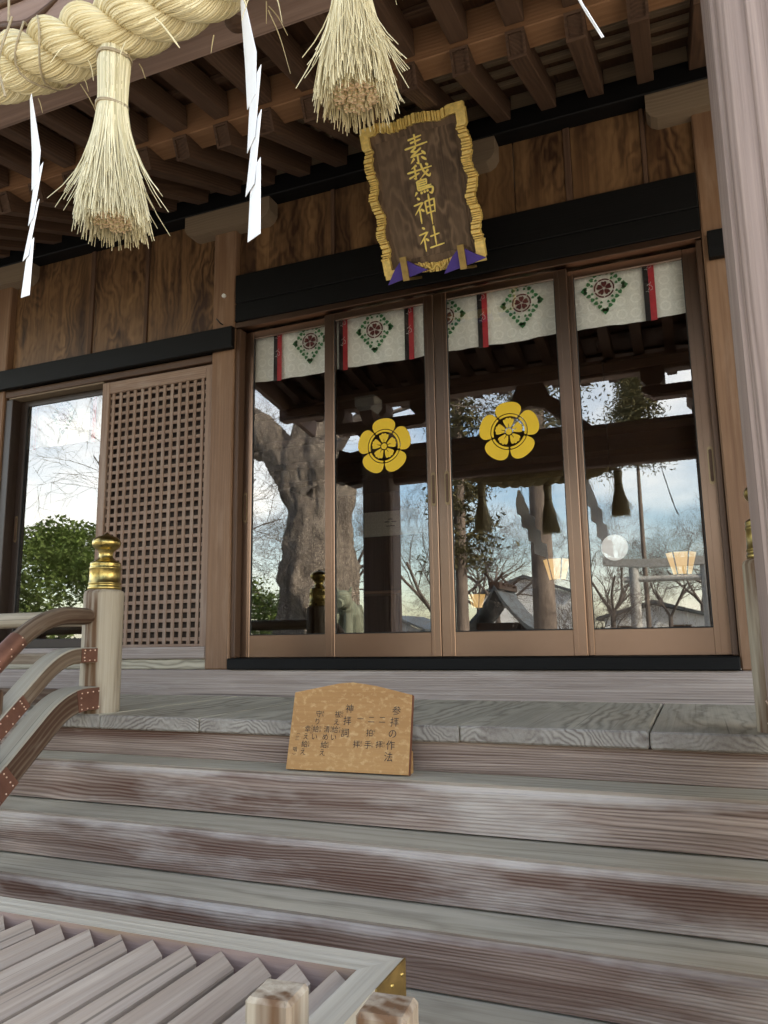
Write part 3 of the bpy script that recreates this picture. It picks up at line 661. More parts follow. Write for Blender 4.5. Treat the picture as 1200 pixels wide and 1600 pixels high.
def glass_door(x0, x1, yf, z0, z1, sw0=0.062, sw1=0.062, handle=None, crest=None, rail=0.135, top=0.045, mat='bronze'):
    fr = MB(); t = 0.032
    fr.box(x0, x0 + sw0, yf, yf + t, z0, z1, axis='z', ch=0.003); fr.box(x1 - sw1, x1, yf, yf + t, z0, z1, axis='z', ch=0.003)
    fr.box(x0 + sw0, x1 - sw1, yf + 0.003, yf + t - 0.002, z0, z0 + rail, axis='x', ch=0.002)
    fr.box(x0 + sw0, x1 - sw1, yf + 0.003, yf + t - 0.002, z1 - top, z1, axis='x', ch=0.002)
    # ridges of the extrusion on the stiles
    for xa in (x0 + sw0 * 0.68, x1 - sw1 * 0.68): fr.box(xa - 0.0025, xa + 0.0025, yf - 0.002, yf + 0.001, z0 + 0.002, z1 - 0.002, axis='z', ch=0.001)
    for xa in (x0 + sw0 - 0.002, x1 - sw1 - 0.004): fr.box(xa, xa + 0.006, yf + 0.004, yf + 0.020, z0 + rail, z1 - top, axis='z', ch=0.001, mi=1)
    fr.box(x0 + sw0, x1 - sw1, yf + 0.006, yf + 0.02, z0 + rail - 0.002, z0 + rail + 0.005, axis='x', ch=0.001, mi=1)
    d = fr.build('glass_door', [M[mat], M['bronzedark']], hall)
    gl = MB(); gx0, gx1, gz0, gz1 = x0 + sw0 + 0.004, x1 - sw1 - 0.004, z0 + rail + 0.004, z1 - top; gy = yf + 0.012
    gl.add([(gx0, gy, gz0), (gx1, gy, gz0), (gx1, gy, gz1), (gx0, gy, gz1)], [(0, 1, 2, 3)], mi=0)
    gl.add([(gx0, gy + .005, gz0), (gx1, gy + .005, gz0), (gx1, gy + .005, gz1), (gx0, gy + .005, gz1)], [(3, 2, 1, 0)], mi=1)
    gl.build('glass', [M['glass'], M['glassback']], d)
    if handle is not None:
        hm = MB(); hx = handle
        def stad(w_, h_): return [(w_ * math.cos(a), h_ + w_ * math.sin(a)) for a in [math.pi * i / 8 for i in range(9)]] + [(-w_ * math.cos(a), -h_ - w_ * math.sin(a)) for a in [math.pi * i / 8 for i in range(9)]]
        hm.prism(stad(0.014, 0.085), lambda u, v, dd: Vector((hx + u, dd, 0.845 + v)), yf - 0.004, yf + 0.001)
        hm.prism(stad(0.008, 0.076), lambda u, v, dd: Vector((hx + u, dd, 0.845 + v)), yf - 0.0055, yf - 0.0035, mi=1)
        for zz in (0.845 - 0.088, 0.845 + 0.088): hm.tube([(hx, yf - 0.004, zz), (hx, yf - 0.007, zz)], 0.004, 8)
        hm.build('pull_handle', [M['pull'], M['frame']], d)
    if crest:
        cm = MB()
        for pl in crest_polys(0.172): cm.prism(pl, lambda u, v, dd: Vector((crest + u, dd, 1.137 + v)), gy - 0.0022, gy - 0.0008)
        cm.build('flower_crest', M['yellow'], d)
    return d
glass_door(-2.648, -1.985, 4.085, -0.100, 2.035, handle=-2.628)
glass_door(-2.040, -1.318, 4.045, -0.100, 2.035, sw0=0.066, sw1=0.058, handle=-1.340, crest=-1.648)
glass_door(-1.314, -0.528, 4.045, -0.100, 2.035, sw0=0.078, sw1=0.070, handle=-1.258, crest=-0.892)
glass_door(-0.56, 0.150, 4.085, -0.100, 2.035, sw1=0.075, handle=0.128)
glass_door(-4.66, -3.70, 4.10, -0.028, 1.83, handle=-4.63, rail=0.06, mat='darkframe')
# lattice screen
ls = MB(); X0, X1, Z0, Z1 = -3.795, -2.862, -0.03, 1.83
ls.box(X0, X0 + 0.062, 4.02, 4.065, Z0, Z1, axis='z', ch=0.003); ls.box(X1 - 0.05, X1, 4.02, 4.065, Z0, Z1, axis='z', ch=0.003)
ls.box(X0 + 0.062, X1 - 0.05, 4.022, 4.063, Z1 - 0.085, Z1, axis='x', ch=0.003); ls.box(X0 + 0.062, X1 - 0.05, 4.022, 4.063, Z0, Z0 + 0.018, axis='x', ch=0.003)
lat = ls.build('lattice_screen', M['lattice'], hall)
lb = MB(); nx, nz = 12, 28; gx0, gx1 = X0 + 0.062, X1 - 0.05; gz0, gz1 = Z0 + 0.018, Z1 - 0.085
for i in range(nx + 1):
    x = gx0 + (gx1 - gx0) * (i + 0.5) / (nx + 1); lb.box(x - 0.0120, x + 0.0120, 4.030, 4.041, gz0, gz1, axis='z', ch=0.002)
for j in range(nz + 1):
    z = gz0 + (gz1 - gz0) * (j + 0.5) / (nz + 1); lb.box(gx0, gx1, 4.036, 4.047, z - 0.0115, z + 0.0115, axis='x', ch=0.002)
lb.build('lattice_bars', M['lattice'], lat)
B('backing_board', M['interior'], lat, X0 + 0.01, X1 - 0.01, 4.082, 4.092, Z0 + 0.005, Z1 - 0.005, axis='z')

# ------------------------------------------------------------------ staircase
stairs = thing('staircase', (-1.26, 2.3, GZ), 'broad weathered timber staircase climbing to the shrine veranda', 'stairs')
noses = [(2.673, -0.503), (2.477, -0.680), (2.284, -0.854), (2.090, -1.03), (1.897, -1.205), (1.704, -1.38)]
def rounded(y0, y1, z0, z1, r):
    pr = [(y1, z0), (y1, z1), (y0 + 0.06, z1), (y0 + 0.028, z1)]
    for k in range(5):
        a = math.pi / 2 * (1 - k / 4) ; pr.append((y0 + r - r * math.cos(math.pi / 2 - a), z1 - r + r * math.sin(a)))
    pr += [(y0, z1 - 0.032), (y0, z1 - 0.06), (y0, z1 - 0.10), (y0, z0)]; return pr
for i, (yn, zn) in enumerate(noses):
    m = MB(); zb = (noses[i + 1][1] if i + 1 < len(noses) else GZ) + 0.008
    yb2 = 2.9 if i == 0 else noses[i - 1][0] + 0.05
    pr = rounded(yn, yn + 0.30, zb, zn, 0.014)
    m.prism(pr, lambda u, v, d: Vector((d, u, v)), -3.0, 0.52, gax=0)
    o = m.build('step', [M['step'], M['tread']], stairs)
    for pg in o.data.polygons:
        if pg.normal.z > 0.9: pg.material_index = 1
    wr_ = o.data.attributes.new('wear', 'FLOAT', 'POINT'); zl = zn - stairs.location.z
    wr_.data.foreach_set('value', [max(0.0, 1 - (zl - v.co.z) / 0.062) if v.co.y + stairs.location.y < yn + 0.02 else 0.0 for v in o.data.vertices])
    off = groff(); a_ = o.data.attributes['gr']
    a_.data.foreach_set('vector', [c for v in o.data.vertices for c in (v.co.x + off.x, v.co.y + off.y * 0.5, v.co.z - (zn - stairs.location.z) + 0.30 + off.z)])
m = MB(); m.box(-3.0, 0.52, 2.857, 2.95, -0.503, -0.389, axis='x'); m.build('step', M['step'], stairs)

# ------------------------------------------------------------------ stair railings
def giboshi(parent, cx_, cy2, z0):
    m = MB()
    pr = [(0.076, 0.0), (0.079, 0.003), (0.079, 0.014), (0.0755, 0.017), (0.0755, 0.026), (0.078, 0.029), (0.078, 0.033), (0.0745, 0.036), (0.0735, 0.100), (0.076, 0.103), (0.076, 0.108), (0.073, 0.112), (0.0725, 0.122), (0.074, 0.126), (0.071, 0.134),
          (0.060, 0.141), (0.044, 0.149), (0.036, 0.160), (0.0335, 0.174), (0.0355, 0.186), (0.040, 0.191), (0.040, 0.195), (0.052, 0.203), (0.0635, 0.214), (0.069, 0.227), (0.0685, 0.240), (0.062, 0.252), (0.049, 0.262), (0.032, 0.269), (0.017, 0.275), (0.007, 0.282), (0.0015, 0.289)]
    m.lathe(pr, cx_, cy2, z0, 40); return m.build('post_cap', M['brass'], parent)
def studs(mb, pts, nrm, r=0.0042):
    n = Vector(nrm).normalized(); a = n.orthogonal().normalized(); b = n.cross(a)
    for p_ in pts:
        p_ = Vector(p_)
        base = [p_ + (a * math.cos(t) + b * math.sin(t)) * r for t in [i * math.pi / 3 for i in range(6)]]
        top = [p_ + (a * math.cos(t) + b * math.sin(t)) * r * 0.6 + n * r * 0.7 for t in [i * math.pi / 3 for i in range(6)]]
        mb.add(base + top, [(i, (i + 1) % 6, 6 + (i + 1) % 6, 6 + i) for i in range(6)] + [tuple(range(6, 12))], None, 1, True)
def stair_railing(xc, label, side):
    rl = thing('stair_railing', (xc, 2.94, -0.327), label, 'railing', 'railings on both sides of the stairs')
    r = 0.095
    m = MB(); pr = [(r, 0), (r, 0.565), (r - 0.004, 0.578), (r - 0.018, 0.585), (0.075, 0.587)]
    m.lathe(pr, xc, 2.94, -0.327, 28); m.build('post', M['newel'], rl)
    giboshi(rl, xc, 2.94, 0.26)
    s = 0.90
    def path(z0, y0, yk, rounding=0.1):
        pts = [(xc, y0, z0), (xc, y0 - 0.04, z0), (xc, yk + rounding, z0)]
        for k in range(1, 9):
            t = k / 8; y = yk + rounding - 2 * rounding * t
            z = z0 - s * (rounding * t * t)
            pts.append((xc, y, z))
        yend = 1.62; ye = yk - rounding; ze = z0 - s * rounding
        for k in range(1, 13): pts.append((xc, ye + (yend - ye) * k / 12, ze + (yend - ye) * k / 12 * s))
        return pts
    # round top rail
    m = MB(); pt = path(0.128, 2.86, 2.56, 0.16); m.tube(pt, [0.030, 0.040] + [0.041] * (len(pt) - 2), 18); tr = m.build('top_rail', M['rail'], rl)
    def band(zoff, w_, h_, ya, yb, ptz, rect=True):
        b = MB()
        f = lambda y: None
        seg = [Vector(p_) for p_ in ptz]
        def at(y):
            for a, c_ in zip(seg, seg[1:]):
                if c_.y <= y <= a.y: return a.lerp(c_, (a.y - y) / (a.y - c_.y))
            return seg[0].copy() if y > seg[0].y else seg[-1].copy()
        ps = [at(ya + (yb - ya) * k / 6) for k in range(7)]
        if rect:
            b.sweep(ps, [(w_ - 0.004, -h_), (w_, -h_), (w_, h_), (w_ - 0.004, h_)] if side > 0 else [(-w_, -h_), (-w_ + 0.004, -h_), (-w_ + 0.004, h_), (-w_, h_)], side=(1, 0, 0))
            sp = []
            d = (ps[-1] - ps[0]); dn = d.normalized(); up = Vector((1, 0, 0)).cross(dn) * -1
            if up.z < 0: up = -up
            for k in range(5):
                q = ps[0] + d * (0.12 + 0.76 * k / 4)
                for e in (-0.72, 0.72): sp.append(q + Vector((w_ if side > 0 else -w_, 0, 0)) + up * h_ * e)
            for e in (-0.3, 0.3): sp.append(ps[0] + d * 0.12 + Vector((w_ if side > 0 else -w_, 0, 0)) + up * h_ * e); sp.append(ps[-1] - d * 0.1 + Vector((w_ if side > 0 else -w_, 0, 0)) + up * h_ * e)
            studs(b, sp, (1 if side > 0 else -1, 0, 0))
        else:
            b.tube(ps, w_, 18, caps=True)
            d = ps[-1] - ps[0]
            for an in (-0.9, -0.2, 0.5, 1.2):
                nn = Vector((math.cos(an) * (1 if side > 0 else -1), 0.25, math.sin(an))).normalized()
                studs(b, [ps[0] + d * k / 4 * 0.9 + d * 0.05 + Vector((nn.x, 0, nn.z)).normalized() * w_ for k in range(5)], nn)
        return b
    band(0, 0.0435, 0, 2.44, 2.20, pt, False).build('metal_sleeve', [M['copper'], M['stud']], tr)
    for z0, h_, w_, ykk, pl in ((-0.055, 0.036, 0.048, 2.66, ((2.925, 2.76), (2.46, 2.30))), (-0.255, 0.054, 0.060, 2.70, ((2.925, 2.74), (2.40, 2.24)))):
        m = MB(); pt2 = path(z0, 2.93, ykk, 0.10)
        m.sweep(pt2, [(-w_, -h_), (w_ - 0.006, -h_), (w_, -h_ + 0.006), (w_, h_ - 0.010), (w_ - 0.010, h_), (-w_ + 0.01, h_), (-w_, h_ - 0.01)], side=(1, 0, 0))
        lr = m.build('lower_rail', [M['rail'], M['railtop']], rl)
        for pg in lr.data.polygons:
            if pg.normal.z > 0.45: pg.material_index = 1
        for a, b in pl: band(0, w_ + 0.003, h_ - 0.004, a, b, pt2).build('metal_plate', [M['copper'], M['stud']], lr)
    # struts between the rails
    for y in (2.33, 1.9):
        zt = 0.115 + s * (y - 2.63) ; m = MB(); m.box(xc - 0.03, xc + 0.03, y - 0.035, y + 0.035, zt - 0.42, zt - 0.03, axis='z', ch=0.008); m.build('strut', M['rail'], rl)
    m = MB(); m.lathe(pr, xc, 1.60, -1.55 + 0.0, 24); m.build('post', M['rail'], rl)
    return rl
stair_railing(-2.70, 'pale wooden stair railing with copper plates, left of the steps', 1)
stair_railing(0.258, 'stair railing half hidden behind the near porch post', -1)
# veranda railing running along the deck edge, left and right
def veranda_rail(xa, xb, label):
    v = thing('veranda_railing', ((xa + xb) / 2, 2.94, -0.327), label, 'railing')
    m = MB(); m.tube([(xa, 2.94, 0.122), (xb, 2.94, 0.122)], 0.040, 16); m.build('top_rail', M['newel'], v)
    m = MB(); m.box(xa, xb, 2.915, 2.965, -0.30, -0.22, axis='x'); m.build('lower_rail', M['rail'], v)
    m = MB(); m.box(xa, xb, 2.915, 2.965, -0.10, -0.045, axis='x'); m.build('lower_rail', M['rail'], v)
    n = 3
    for k in range(n):
        x = xa + (xb - xa) * (k + 0.75) / (n + 0.4); m = MB(); m.box(x - 0.035, x + 0.035, 2.905, 2.975, -0.327, 0.09, axis='z', ch=0.006); m.build('strut', M['rail'], v)
veranda_rail(-8.5, -2.80, 'pale round veranda rail running left from the brass-capped post')

# ------------------------------------------------------------------ notice board
nb = thing('notice_board', (-1.28, 2.75, -0.503), 'amber wooden notice board with black brush writing, leaning on the top step', 'notice board')
tilt = R_(13); by0 = 2.712
def nbp(u, v, d): # u across, v up the board, d depth behind face
    return Vector((-1.281 + u, by0 + v * math.sin(tilt) + d * math.cos(tilt) + u * 0.02, -0.5025 + v * math.cos(tilt) - d * math.sin(tilt) + 0.006))
m = MB(); m.prism([(-0.255, 0), (0.255, 0), (0.252, 0.292), (0.10, 0.325), (0.0, 0.338), (-0.06, 0.333), (-0.252, 0.296)], nbp, 0, 0.022, mside=1)
m.build('board', [M['notice'], M['noticeside']], nb)
m = MB(); m.box(0.225 - 1.281, 0.245 - 1.281, 2.742, 2.80, -0.5025, -0.42, axis='z', ch=0.003); m.box(-0.245 - 1.281, -0.225 - 1.281, 2.742, 2.80, -0.5025, -0.42, axis='z', ch=0.003); m.build('support_leg', M['notice'], nb)
# writing columns: (text, u right to left, v top, size, step)
txt = MB()
def put(ch, u, v, s):
    vs, fs = glyph_mesh(ch)
    if not vs: return
    txt.add([nbp(u + (q.x - 0.5) * s, v + (q.y - 0.38) * s, -0.0008) for q in vs], fs)
U = lambda px: (px - 552.0) / 740.0 * 0.515     # position on the board read across its face
def flush_txt():
    global txt
    if txt.v: txt.build('brush_writing', M['ink'], nb)
    txt = MB()
def col(chars, u, v0, s, step, ruby=()):
    flush_txt()
    for i, ch in enumerate(chars):
        if ch != '\u3000': put(ch, u - 0.012 * (i * step) / 0.1, v0 - i * step, s)
u0 = 0.192
col('参拝の作法', u0, 0.232, 0.037, 0.0425)
col('二', u0 - 0.056, 0.197, 0.029, 0.04); put('拝', u0 - 0.062, 0.105, 0.029)
col('二', u0 - 0.101, 0.197, 0.029, 0.04); put('拍', u0 - 0.104, 0.147, 0.030); put('手', u0 - 0.108, 0.103, 0.031)
col('一', u0 - 0.147, 0.198, 0.028, 0.04); put('拝', u0 - 0.155, 0.104, 0.029)
col('神拝詞', u0 - 0.196, 0.236, 0.036, 0.046)
col('祓え給い', u0 - 0.244, 0.213, 0.028, 0.029)
col('清め給え', u0 - 0.286, 0.155, 0.028, 0.029)
col('守り給い', u0 - 0.327, 0.213, 0.028, 0.029)
col('幸え給え', u0 - 0.370, 0.155, 0.028, 0.029)
for (ch, du, v, s) in (('︵', -0.408, 0.140, 0.018), ('三', -0.412, 0.118, 0.020), ('唱', -0.416, 0.076, 0.020), ('︶', -0.419, 0.052, 0.018)): put(ch, u0 + du, v, s)
flush_txt()
for (t, du, v) in (('はい', -0.044, 0.112), ('はく', -0.086, 0.155), ('しゅ', -0.090, 0.110), ('はい', -0.137, 0.111), ('はら', -0.226, 0.220), ('たま', -0.231, 0.161), ('きよ', -0.268, 0.162), ('たま', -0.275, 0.103), ('まも', -0.309, 0.220), ('たま', -0.315, 0.161), ('さきわ', -0.352, 0.166), ('たま', -0.359, 0.103)):
    for i, ch in enumerate(t): put(ch, u0 + du, v - i * 0.0125, 0.0115)
flush_txt()

# ------------------------------------------------------------------ shrine name plaque
pq = thing('name_plaque', (-1.193, 3.75, 2.03), 'dark wooden name plaque with gold characters and a gilt crimped frame, above the doors', 'plaque')
ptl = 0.473
def pqp(u, v, d): # u across, v up, d towards viewer
    return Vector((-1.193 + u, 3.75 - v * math.sin(ptl) - d * math.cos(ptl), 2.026 + v * math.cos(ptl) - d * math.sin(ptl)))
PW, PH = 0.290, 0.785
m = MB(); m.prism([(-PW + 0.035, 0.03), (PW - 0.035, 0.03), (PW - 0.035, PH - 0.03), (-PW + 0.035, PH - 0.03)], pqp, 0, 0.02, gax=1, off=Vector((3.3, 0.03, 0.10)))
bd = m.build('board', M['plaque'], pq)
m = MB(); m.prism([(-PW + 0.068, 0.085), (PW - 0.068, 0.085), (PW - 0.068, PH - 0.085), (-PW + 0.068, PH - 0.085)], pqp, 0.02, 0.026, gax=1, off=Vector((3.3, 0.03, 0.10)))
m.build('inner_panel', M['plaque'], bd)
# gilt frame: crimped band around the edge
fm = MB()
def frame_side(p0, p1, nrm, waves, corner=0.075):
    """crimped strip from p0 to p1 in plaque coords; nrm points outward"""
    p0 = Vector(p0); p1 = Vector(p1); n = Vector(nrm); L = (p1 - p0).length; N = int(L / 0.0018)
    rows = []; segs = []; q = 0.0; fr_ = random.Random(int(L * 1000) + int(waves * 10))
    while q < L:
        wdt = fr_.choice((0.010, 0.013, 0.018, 0.026)); segs.append((q, q + wdt, fr_.uniform(0.6, 1.0), fr_.uniform(-0.004, 0.004))); q += wdt
    for i in range(N + 1):
        t = i / N; s_ = t * L
        e = min(1.0, max(0.0, (min(s_, L - s_) - corner) / 0.02))
        wav = (math.sin(2 * math.pi * waves * t) * 0.010 + math.sin(2 * math.pi * waves * 0.43 * t + 1) * 0.004) * e
        sg = [g_ for g_ in segs if g_[0] <= s_ <= g_[1]][0]; f_ = (s_ - sg[0]) / (sg[1] - sg[0])
        crimp = (sg[2] * min(1.0, min(f_, 1 - f_) * 7 + 0.05)) * e + (1 - e) * 0.8
        c = p0.lerp(p1, t) + n * (wav + sg[3] * e)
        rows.append((c - n * (0.021 + 0.003 * crimp), c + n * (0.020 + 0.006 * crimp), 0.026 + 0.024 * crimp))
    vs = []; fs = []
    for a, b, h in rows:
        vs += [pqp(a.x, a.y, 0.018), pqp(a.x, a.y, h), pqp(b.x, b.y, h - 0.004), pqp(b.x, b.y, -0.004)]
    for i in range(N):
        for k in range(4):
            q = (i * 4 + k, i * 4 + (k + 1) % 4, (i + 1) * 4 + (k + 1) % 4, (i + 1) * 4 + k); fs.append(q)
    fs.append((0, 1, 2, 3)); fs.append((N * 4 + 3, N * 4 + 2, N * 4 + 1, N * 4))
    fm.add(vs, fs)
a_, b_ = PW - 0.022, PH - 0.022
frame_side((-a_, 0.022), (-a_, b_), (-1, 0), 4.2); frame_side((a_, 0.022), (a_, b_), (1, 0), 4.2)
frame_side((-a_ - 0.02, b_), (a_ + 0.02, b_), (0, 1), 2.3); frame_side((-a_ - 0.02, 0.022), (a_ + 0.02, 0.022), (0, -1), 2.3)
fm.build('gilt_frame', M['gold'], pq)
# brush characters
ST = {
 '素': [('h', (24, 15), (76, 9)), ('v', (50, 0), (50, 39)), ('h', (31, 26), (72, 21)), ('h', (8, 42), (94, 35)), ('b', (50, 42), (30, 54), (52, 57)), ('b', (68, 48), (26, 71), (76, 66)), ('d', (68, 58), (82, 73)), ('k', (51, 68), (51, 97), (43, 92)), ('p', (38, 77), (22, 92)), ('d', (64, 77), (82, 91))],
 '鵞': [('p', (42, 0), (20, 9)), ('h', (4, 20), (96, 14)), ('k', (33, 5), (33, 44), (25, 40)), ('h', (8, 38), (48, 27)), ('n', (56, -3), (63, 22), (80, 42), (88, 35)), ('p', (82, 22), (50, 45)), ('d', (74, 1), (84, 9)),
       ('p', (52, 46), (42, 53)), ('v', (33, 52), (33, 84)), ('b', (33, 53), (68, 51), (67, 68)), ('h', (35, 60), (66, 58.5)), ('h', (35, 67), (66, 66)), ('h', (34, 75), (84, 72)), ('n', (34, 83), (84, 80), (82, 99), (72, 95)), ('p', (28, 87), (18, 99)), ('d', (42, 88), (46, 97)), ('d', (54, 87), (58, 95)), ('d', (65, 86), (69, 93))],
 '神': [('d', (22, 2), (33, 11)), ('b', (4, 28), (42, 22), (4, 62)), ('v', (25, 44), (25, 98)), ('d', (30, 44), (43, 56)), ('v', (51, 20), (52, 68)), ('b', (51, 21), (88, 17), (85, 66)), ('h', (52, 42), (85, 39)), ('h', (52, 64), (85, 61)), ('v', (68, -4), (68, 108))],
 '社': [('d', (22, 4), (33, 13)), ('b', (4, 32), (42, 25), (4, 66)), ('v', (24, 48), (24, 98)), ('d', (29, 48), (43, 60)), ('h', (50, 44), (90, 38)), ('v', (70, 6), (70, 84)), ('h', (42, 87), (104, 80))]}
def stroke(mb, kind, pts, s, ou, ov):
    P = [Vector((a, b, 0)) for a, b in pts]
    if kind == 'b' or kind == 'k': path = []; 
    if kind in ('b', 'k'):
        for a, b in zip(P, P[1:]): path += [a.lerp(b, k / 8) for k in range(8)]
        path.append(P[-1])
    else: path = smooth_path(P, 10)
    N = len(path) - 1; L, Rr = [], []
    for i, q in enumerate(path):
        t = i / N; d = (path[min(i + 1, N)] - path[max(i - 1, 0)]).normalized(); nn = Vector((-d.y, d.x, 0))
        if kind == 'h': wd = 3.0 + 1.6 * abs(2 * t - 1) ** 2
        elif kind == 'v': wd = 4.4 - 1.2 * math.sin(math.pi * t) - 1.6 * max(0, t - 0.75) * 4
        elif kind == 'p': wd = 4.6 * (1 - t) ** 0.8 + 0.5
        elif kind == 'd': wd = 1.4 + 3.8 * math.sin(math.pi * min(1, 0.1 + t * 0.75))
        elif kind == 'n': wd = 4.2 - 2.6 * max(0, t - 0.75) * 4
        else: wd = 3.6 - 2.2 * max(0, t - 0.72) * 3.4
        e = min(t, 1 - t) * N
        if e < 1: wd *= 0.55
        wd *= 0.85; L.append(q + nn * wd); Rr.append(q - nn * wd)
    for i in range(N):
        quad = [L[i], L[i + 1], Rr[i + 1], Rr[i]]
        top = [pqp(ou + q.x * s, ov - q.y * s, 0.0302) for q in quad]; bot = [pqp(ou + q.x * s, ov - q.y * s, 0.026) for q in quad]
        mb.add(top + bot, [(0, 1, 2, 3), (4, 5, 1, 0), (6, 7, 3, 2)])
for ch, size, vc in (('素', 0.00150, 0.622), ('鵞', 0.00152, 0.470), ('神', 0.00140, 0.318), ('社', 0.00135, 0.170)):
    lm = MB()
    for st in ST[ch]: stroke(lm, st[0], st[1:], size, 0.004 - 50 * size, vc + 50 * size)
    lm.build('gold_character', M['goldink'], pq)
# purple cloth cushions and brass brackets holding the lower edge
for sx, u in ((-1, -0.155), (1, 0.175)):
    m = MB()
    m.prism([(u - 0.115, -0.03), (u - 0.06, 0.045), (u - 0.015, 0.085), (u + 0.02, 0.075), (u + 0.07, 0.04), (u + 0.125, 0.01), (u + 0.05, -0.004)], pqp, 0.045, 0.075)
    m.build('purple_cushion', M['purple'], pq)
    m = MB(); m.prism([(u - 0.018, -0.012), (u + 0.018, -0.012), (u + 0.018, 0.10), (u - 0.018, 0.10)], pqp, 0.076, 0.088); m.prism([(u - 0.018, -0.026), (u + 0.018, -0.026), (u + 0.018, -0.012), (u - 0.018, -0.012)], pqp, -0.16, 0.088)
    m.build('brass_bracket', M['brassdull'], pq)
m = MB()
for k in range(14):
    a = k * 0.9; u = -0.05 + k * 0.008; m.tube([pqp(u, 0.015 + 0.012 * math.sin(a), 0.05), pqp(u + 0.02, 0.02 + 0.014 * math.cos(a), 0.058)], 0.007, 6)
m.build('gilt_knot', M['gold'], pq)

# ------------------------------------------------------------------ straw rope, tassels, paper streamers
RY = 1.235
def rope_z(x): return 1.456 + 0.5 * max(0, abs(x + 1.25) - 0.28) ** 2
rope = thing('straw_rope', (-1.25, RY, 1.425), 'thick twisted straw rope hung along the porch tie beam', 'rope')
xa, xb = -2.35, -0.33
NS = 3
for s_ in range(NS):
    st = MB(); N = 230
    for fb in range(66):
        pts = []; rad = []
        fa_ = 2 * math.pi * fb / 66 + random.uniform(-0.04, 0.04)
        for i in range(N + 1):
            t = i / N; x = xa + (xb - xa) * t
            tap = max(0.30, min(1.0, 0.30 + 1.6 * t, 0.25 + 2.0 * (1 - t)))
            ph = 2 * math.pi * (x - xa) / 0.32 + s_ * 2 * math.pi / NS
            R1 = 0.039 * tap; r1 = 0.0355 * tap
            c = Vector((x, RY + R1 * math.cos(ph), rope_z(x) + R1 * math.sin(ph)))
            T = Vector((1, -R1 * math.sin(ph) * 19.6, R1 * math.cos(ph) * 19.6)).normalized()
            n1 = Vector((0, math.cos(ph), math.sin(ph))); n1 = (n1 - T * n1.dot(T)).normalized(); n2 = T.cross(n1)
            a = fa_ - 48.0 * (x - xa)
            wob = 1 + 0.035 * math.sin(fb * 7.3 + x * 23) + 0.03 * math.sin(fb * 3.1 + x * 51)
            pts.append(c + (n1 * math.cos(a) + n2 * math.sin(a)) * r1 * wob); rad.append(0.0029 * tap + 0.0004)
        st.tube(pts, rad, 4, smooth=True, caps=False)
    so_ = st.build('strand', M['straw'], rope)
# solid hidden core so no light leaks through the strands
cm = MB()
for s_ in range(NS):
    pts = []; rad = []
    for i in range(121):
        t = i / 120; x = xa + (xb - xa) * t; tap = max(0.30, min(1.0, 0.30 + 1.6 * t, 0.25 + 2.0 * (1 - t)))
        ph = 2 * math.pi * (x - xa) / 0.32 + s_ * 2 * math.pi / NS
        pts.append((x, RY + 0.039 * tap * math.cos(ph), rope_z(x) + 0.039 * tap * math.sin(ph))); rad.append(0.0338 * tap)
    cm.tube(pts, rad, 10)
cm.build('rope_core', M['straw'], rope)
sm = MB()
for k in range(70):
    x = random.uniform(-2.1, -0.5); a = random.uniform(0, 6.28); z = rope_z(x)
    p0 = Vector((x, RY + 0.085 * math.cos(a), z + 0.085 * math.sin(a))); d = Vector((random.uniform(-0.8, 0.8), math.cos(a), math.sin(a) - 0.35)).normalized()
    L = random.choice((0.02, 0.03, 0.04, 0.06, 0.11))
    sm.tube(smooth_path([p0, p0 + d * L * 0.5, p0 + d * L + Vector((0, 0, -0.3 * L))], 3), [0.0017, 0.0017, 0.0016, 0.0015, 0.0012, 0.001, 0.0008], 3, caps=False)
for (x, L, dx) in ((-1.02, 0.10, 0.07), (-0.80, 0.075, 0.02), (-0.66, 0.14, 0.05), (-1.12, -0.12, -0.07), (-0.98, -0.10, -0.02), (-0.62, 0.12, 0.02)):
    p0 = Vector((x, RY - 0.05, rope_z(x) - (0.075 if L > 0 else -0.075))); sm.tube(smooth_path([p0, p0 + Vector((dx * 0.5, -0.01, -L * 0.45)), p0 + Vector((dx, 0, -L))], 4), [0.0022] * 8 + [0.0012], 4, caps=False)
sm.build('loose_straw', M['straw'], rope, 'stuff')
tw = MB()
for x0 in (-1.42,):
    ring = [(x0 + 0.02 * math.sin(k * 0.7), RY + 0.0785 * math.cos(2 * math.pi * k / 24), rope_z(x0) + 0.0785 * math.sin(2 * math.pi * k / 24)) for k in range(25)]
    tw.tube(ring, 0.0028, 5, caps=False)
    ring = [(x0 + 0.05 + 0.03 * math.cos(k * 0.5), RY + 0.0795 * math.cos(2 * math.pi * k / 24), rope_z(x0) + 0.0795 * math.sin(2 * math.pi * k / 24)) for k in range(25)]
    tw.tube(ring, 0.0026, 5, caps=False)
    tw.tube(smooth_path([(x0 + 0.01, RY - 0.098, rope_z(x0) + 0.03), (x0 - 0.02, RY - 0.10, rope_z(x0) - 0.08), (x0 + 0.005, RY - 0.095, rope_z(x0) - 0.18)], 6), 0.003, 5)
    tw.tube(smooth_path([(x0 - 0.03, RY - 0.09, rope_z(x0) + 0.24), (x0 - 0.005, RY - 0.10, rope_z(x0) + 0.12), (x0, RY - 0.098, rope_z(x0) + 0.02)], 6), 0.003, 5)
tw.build('binding_twine', M['twine'], rope)

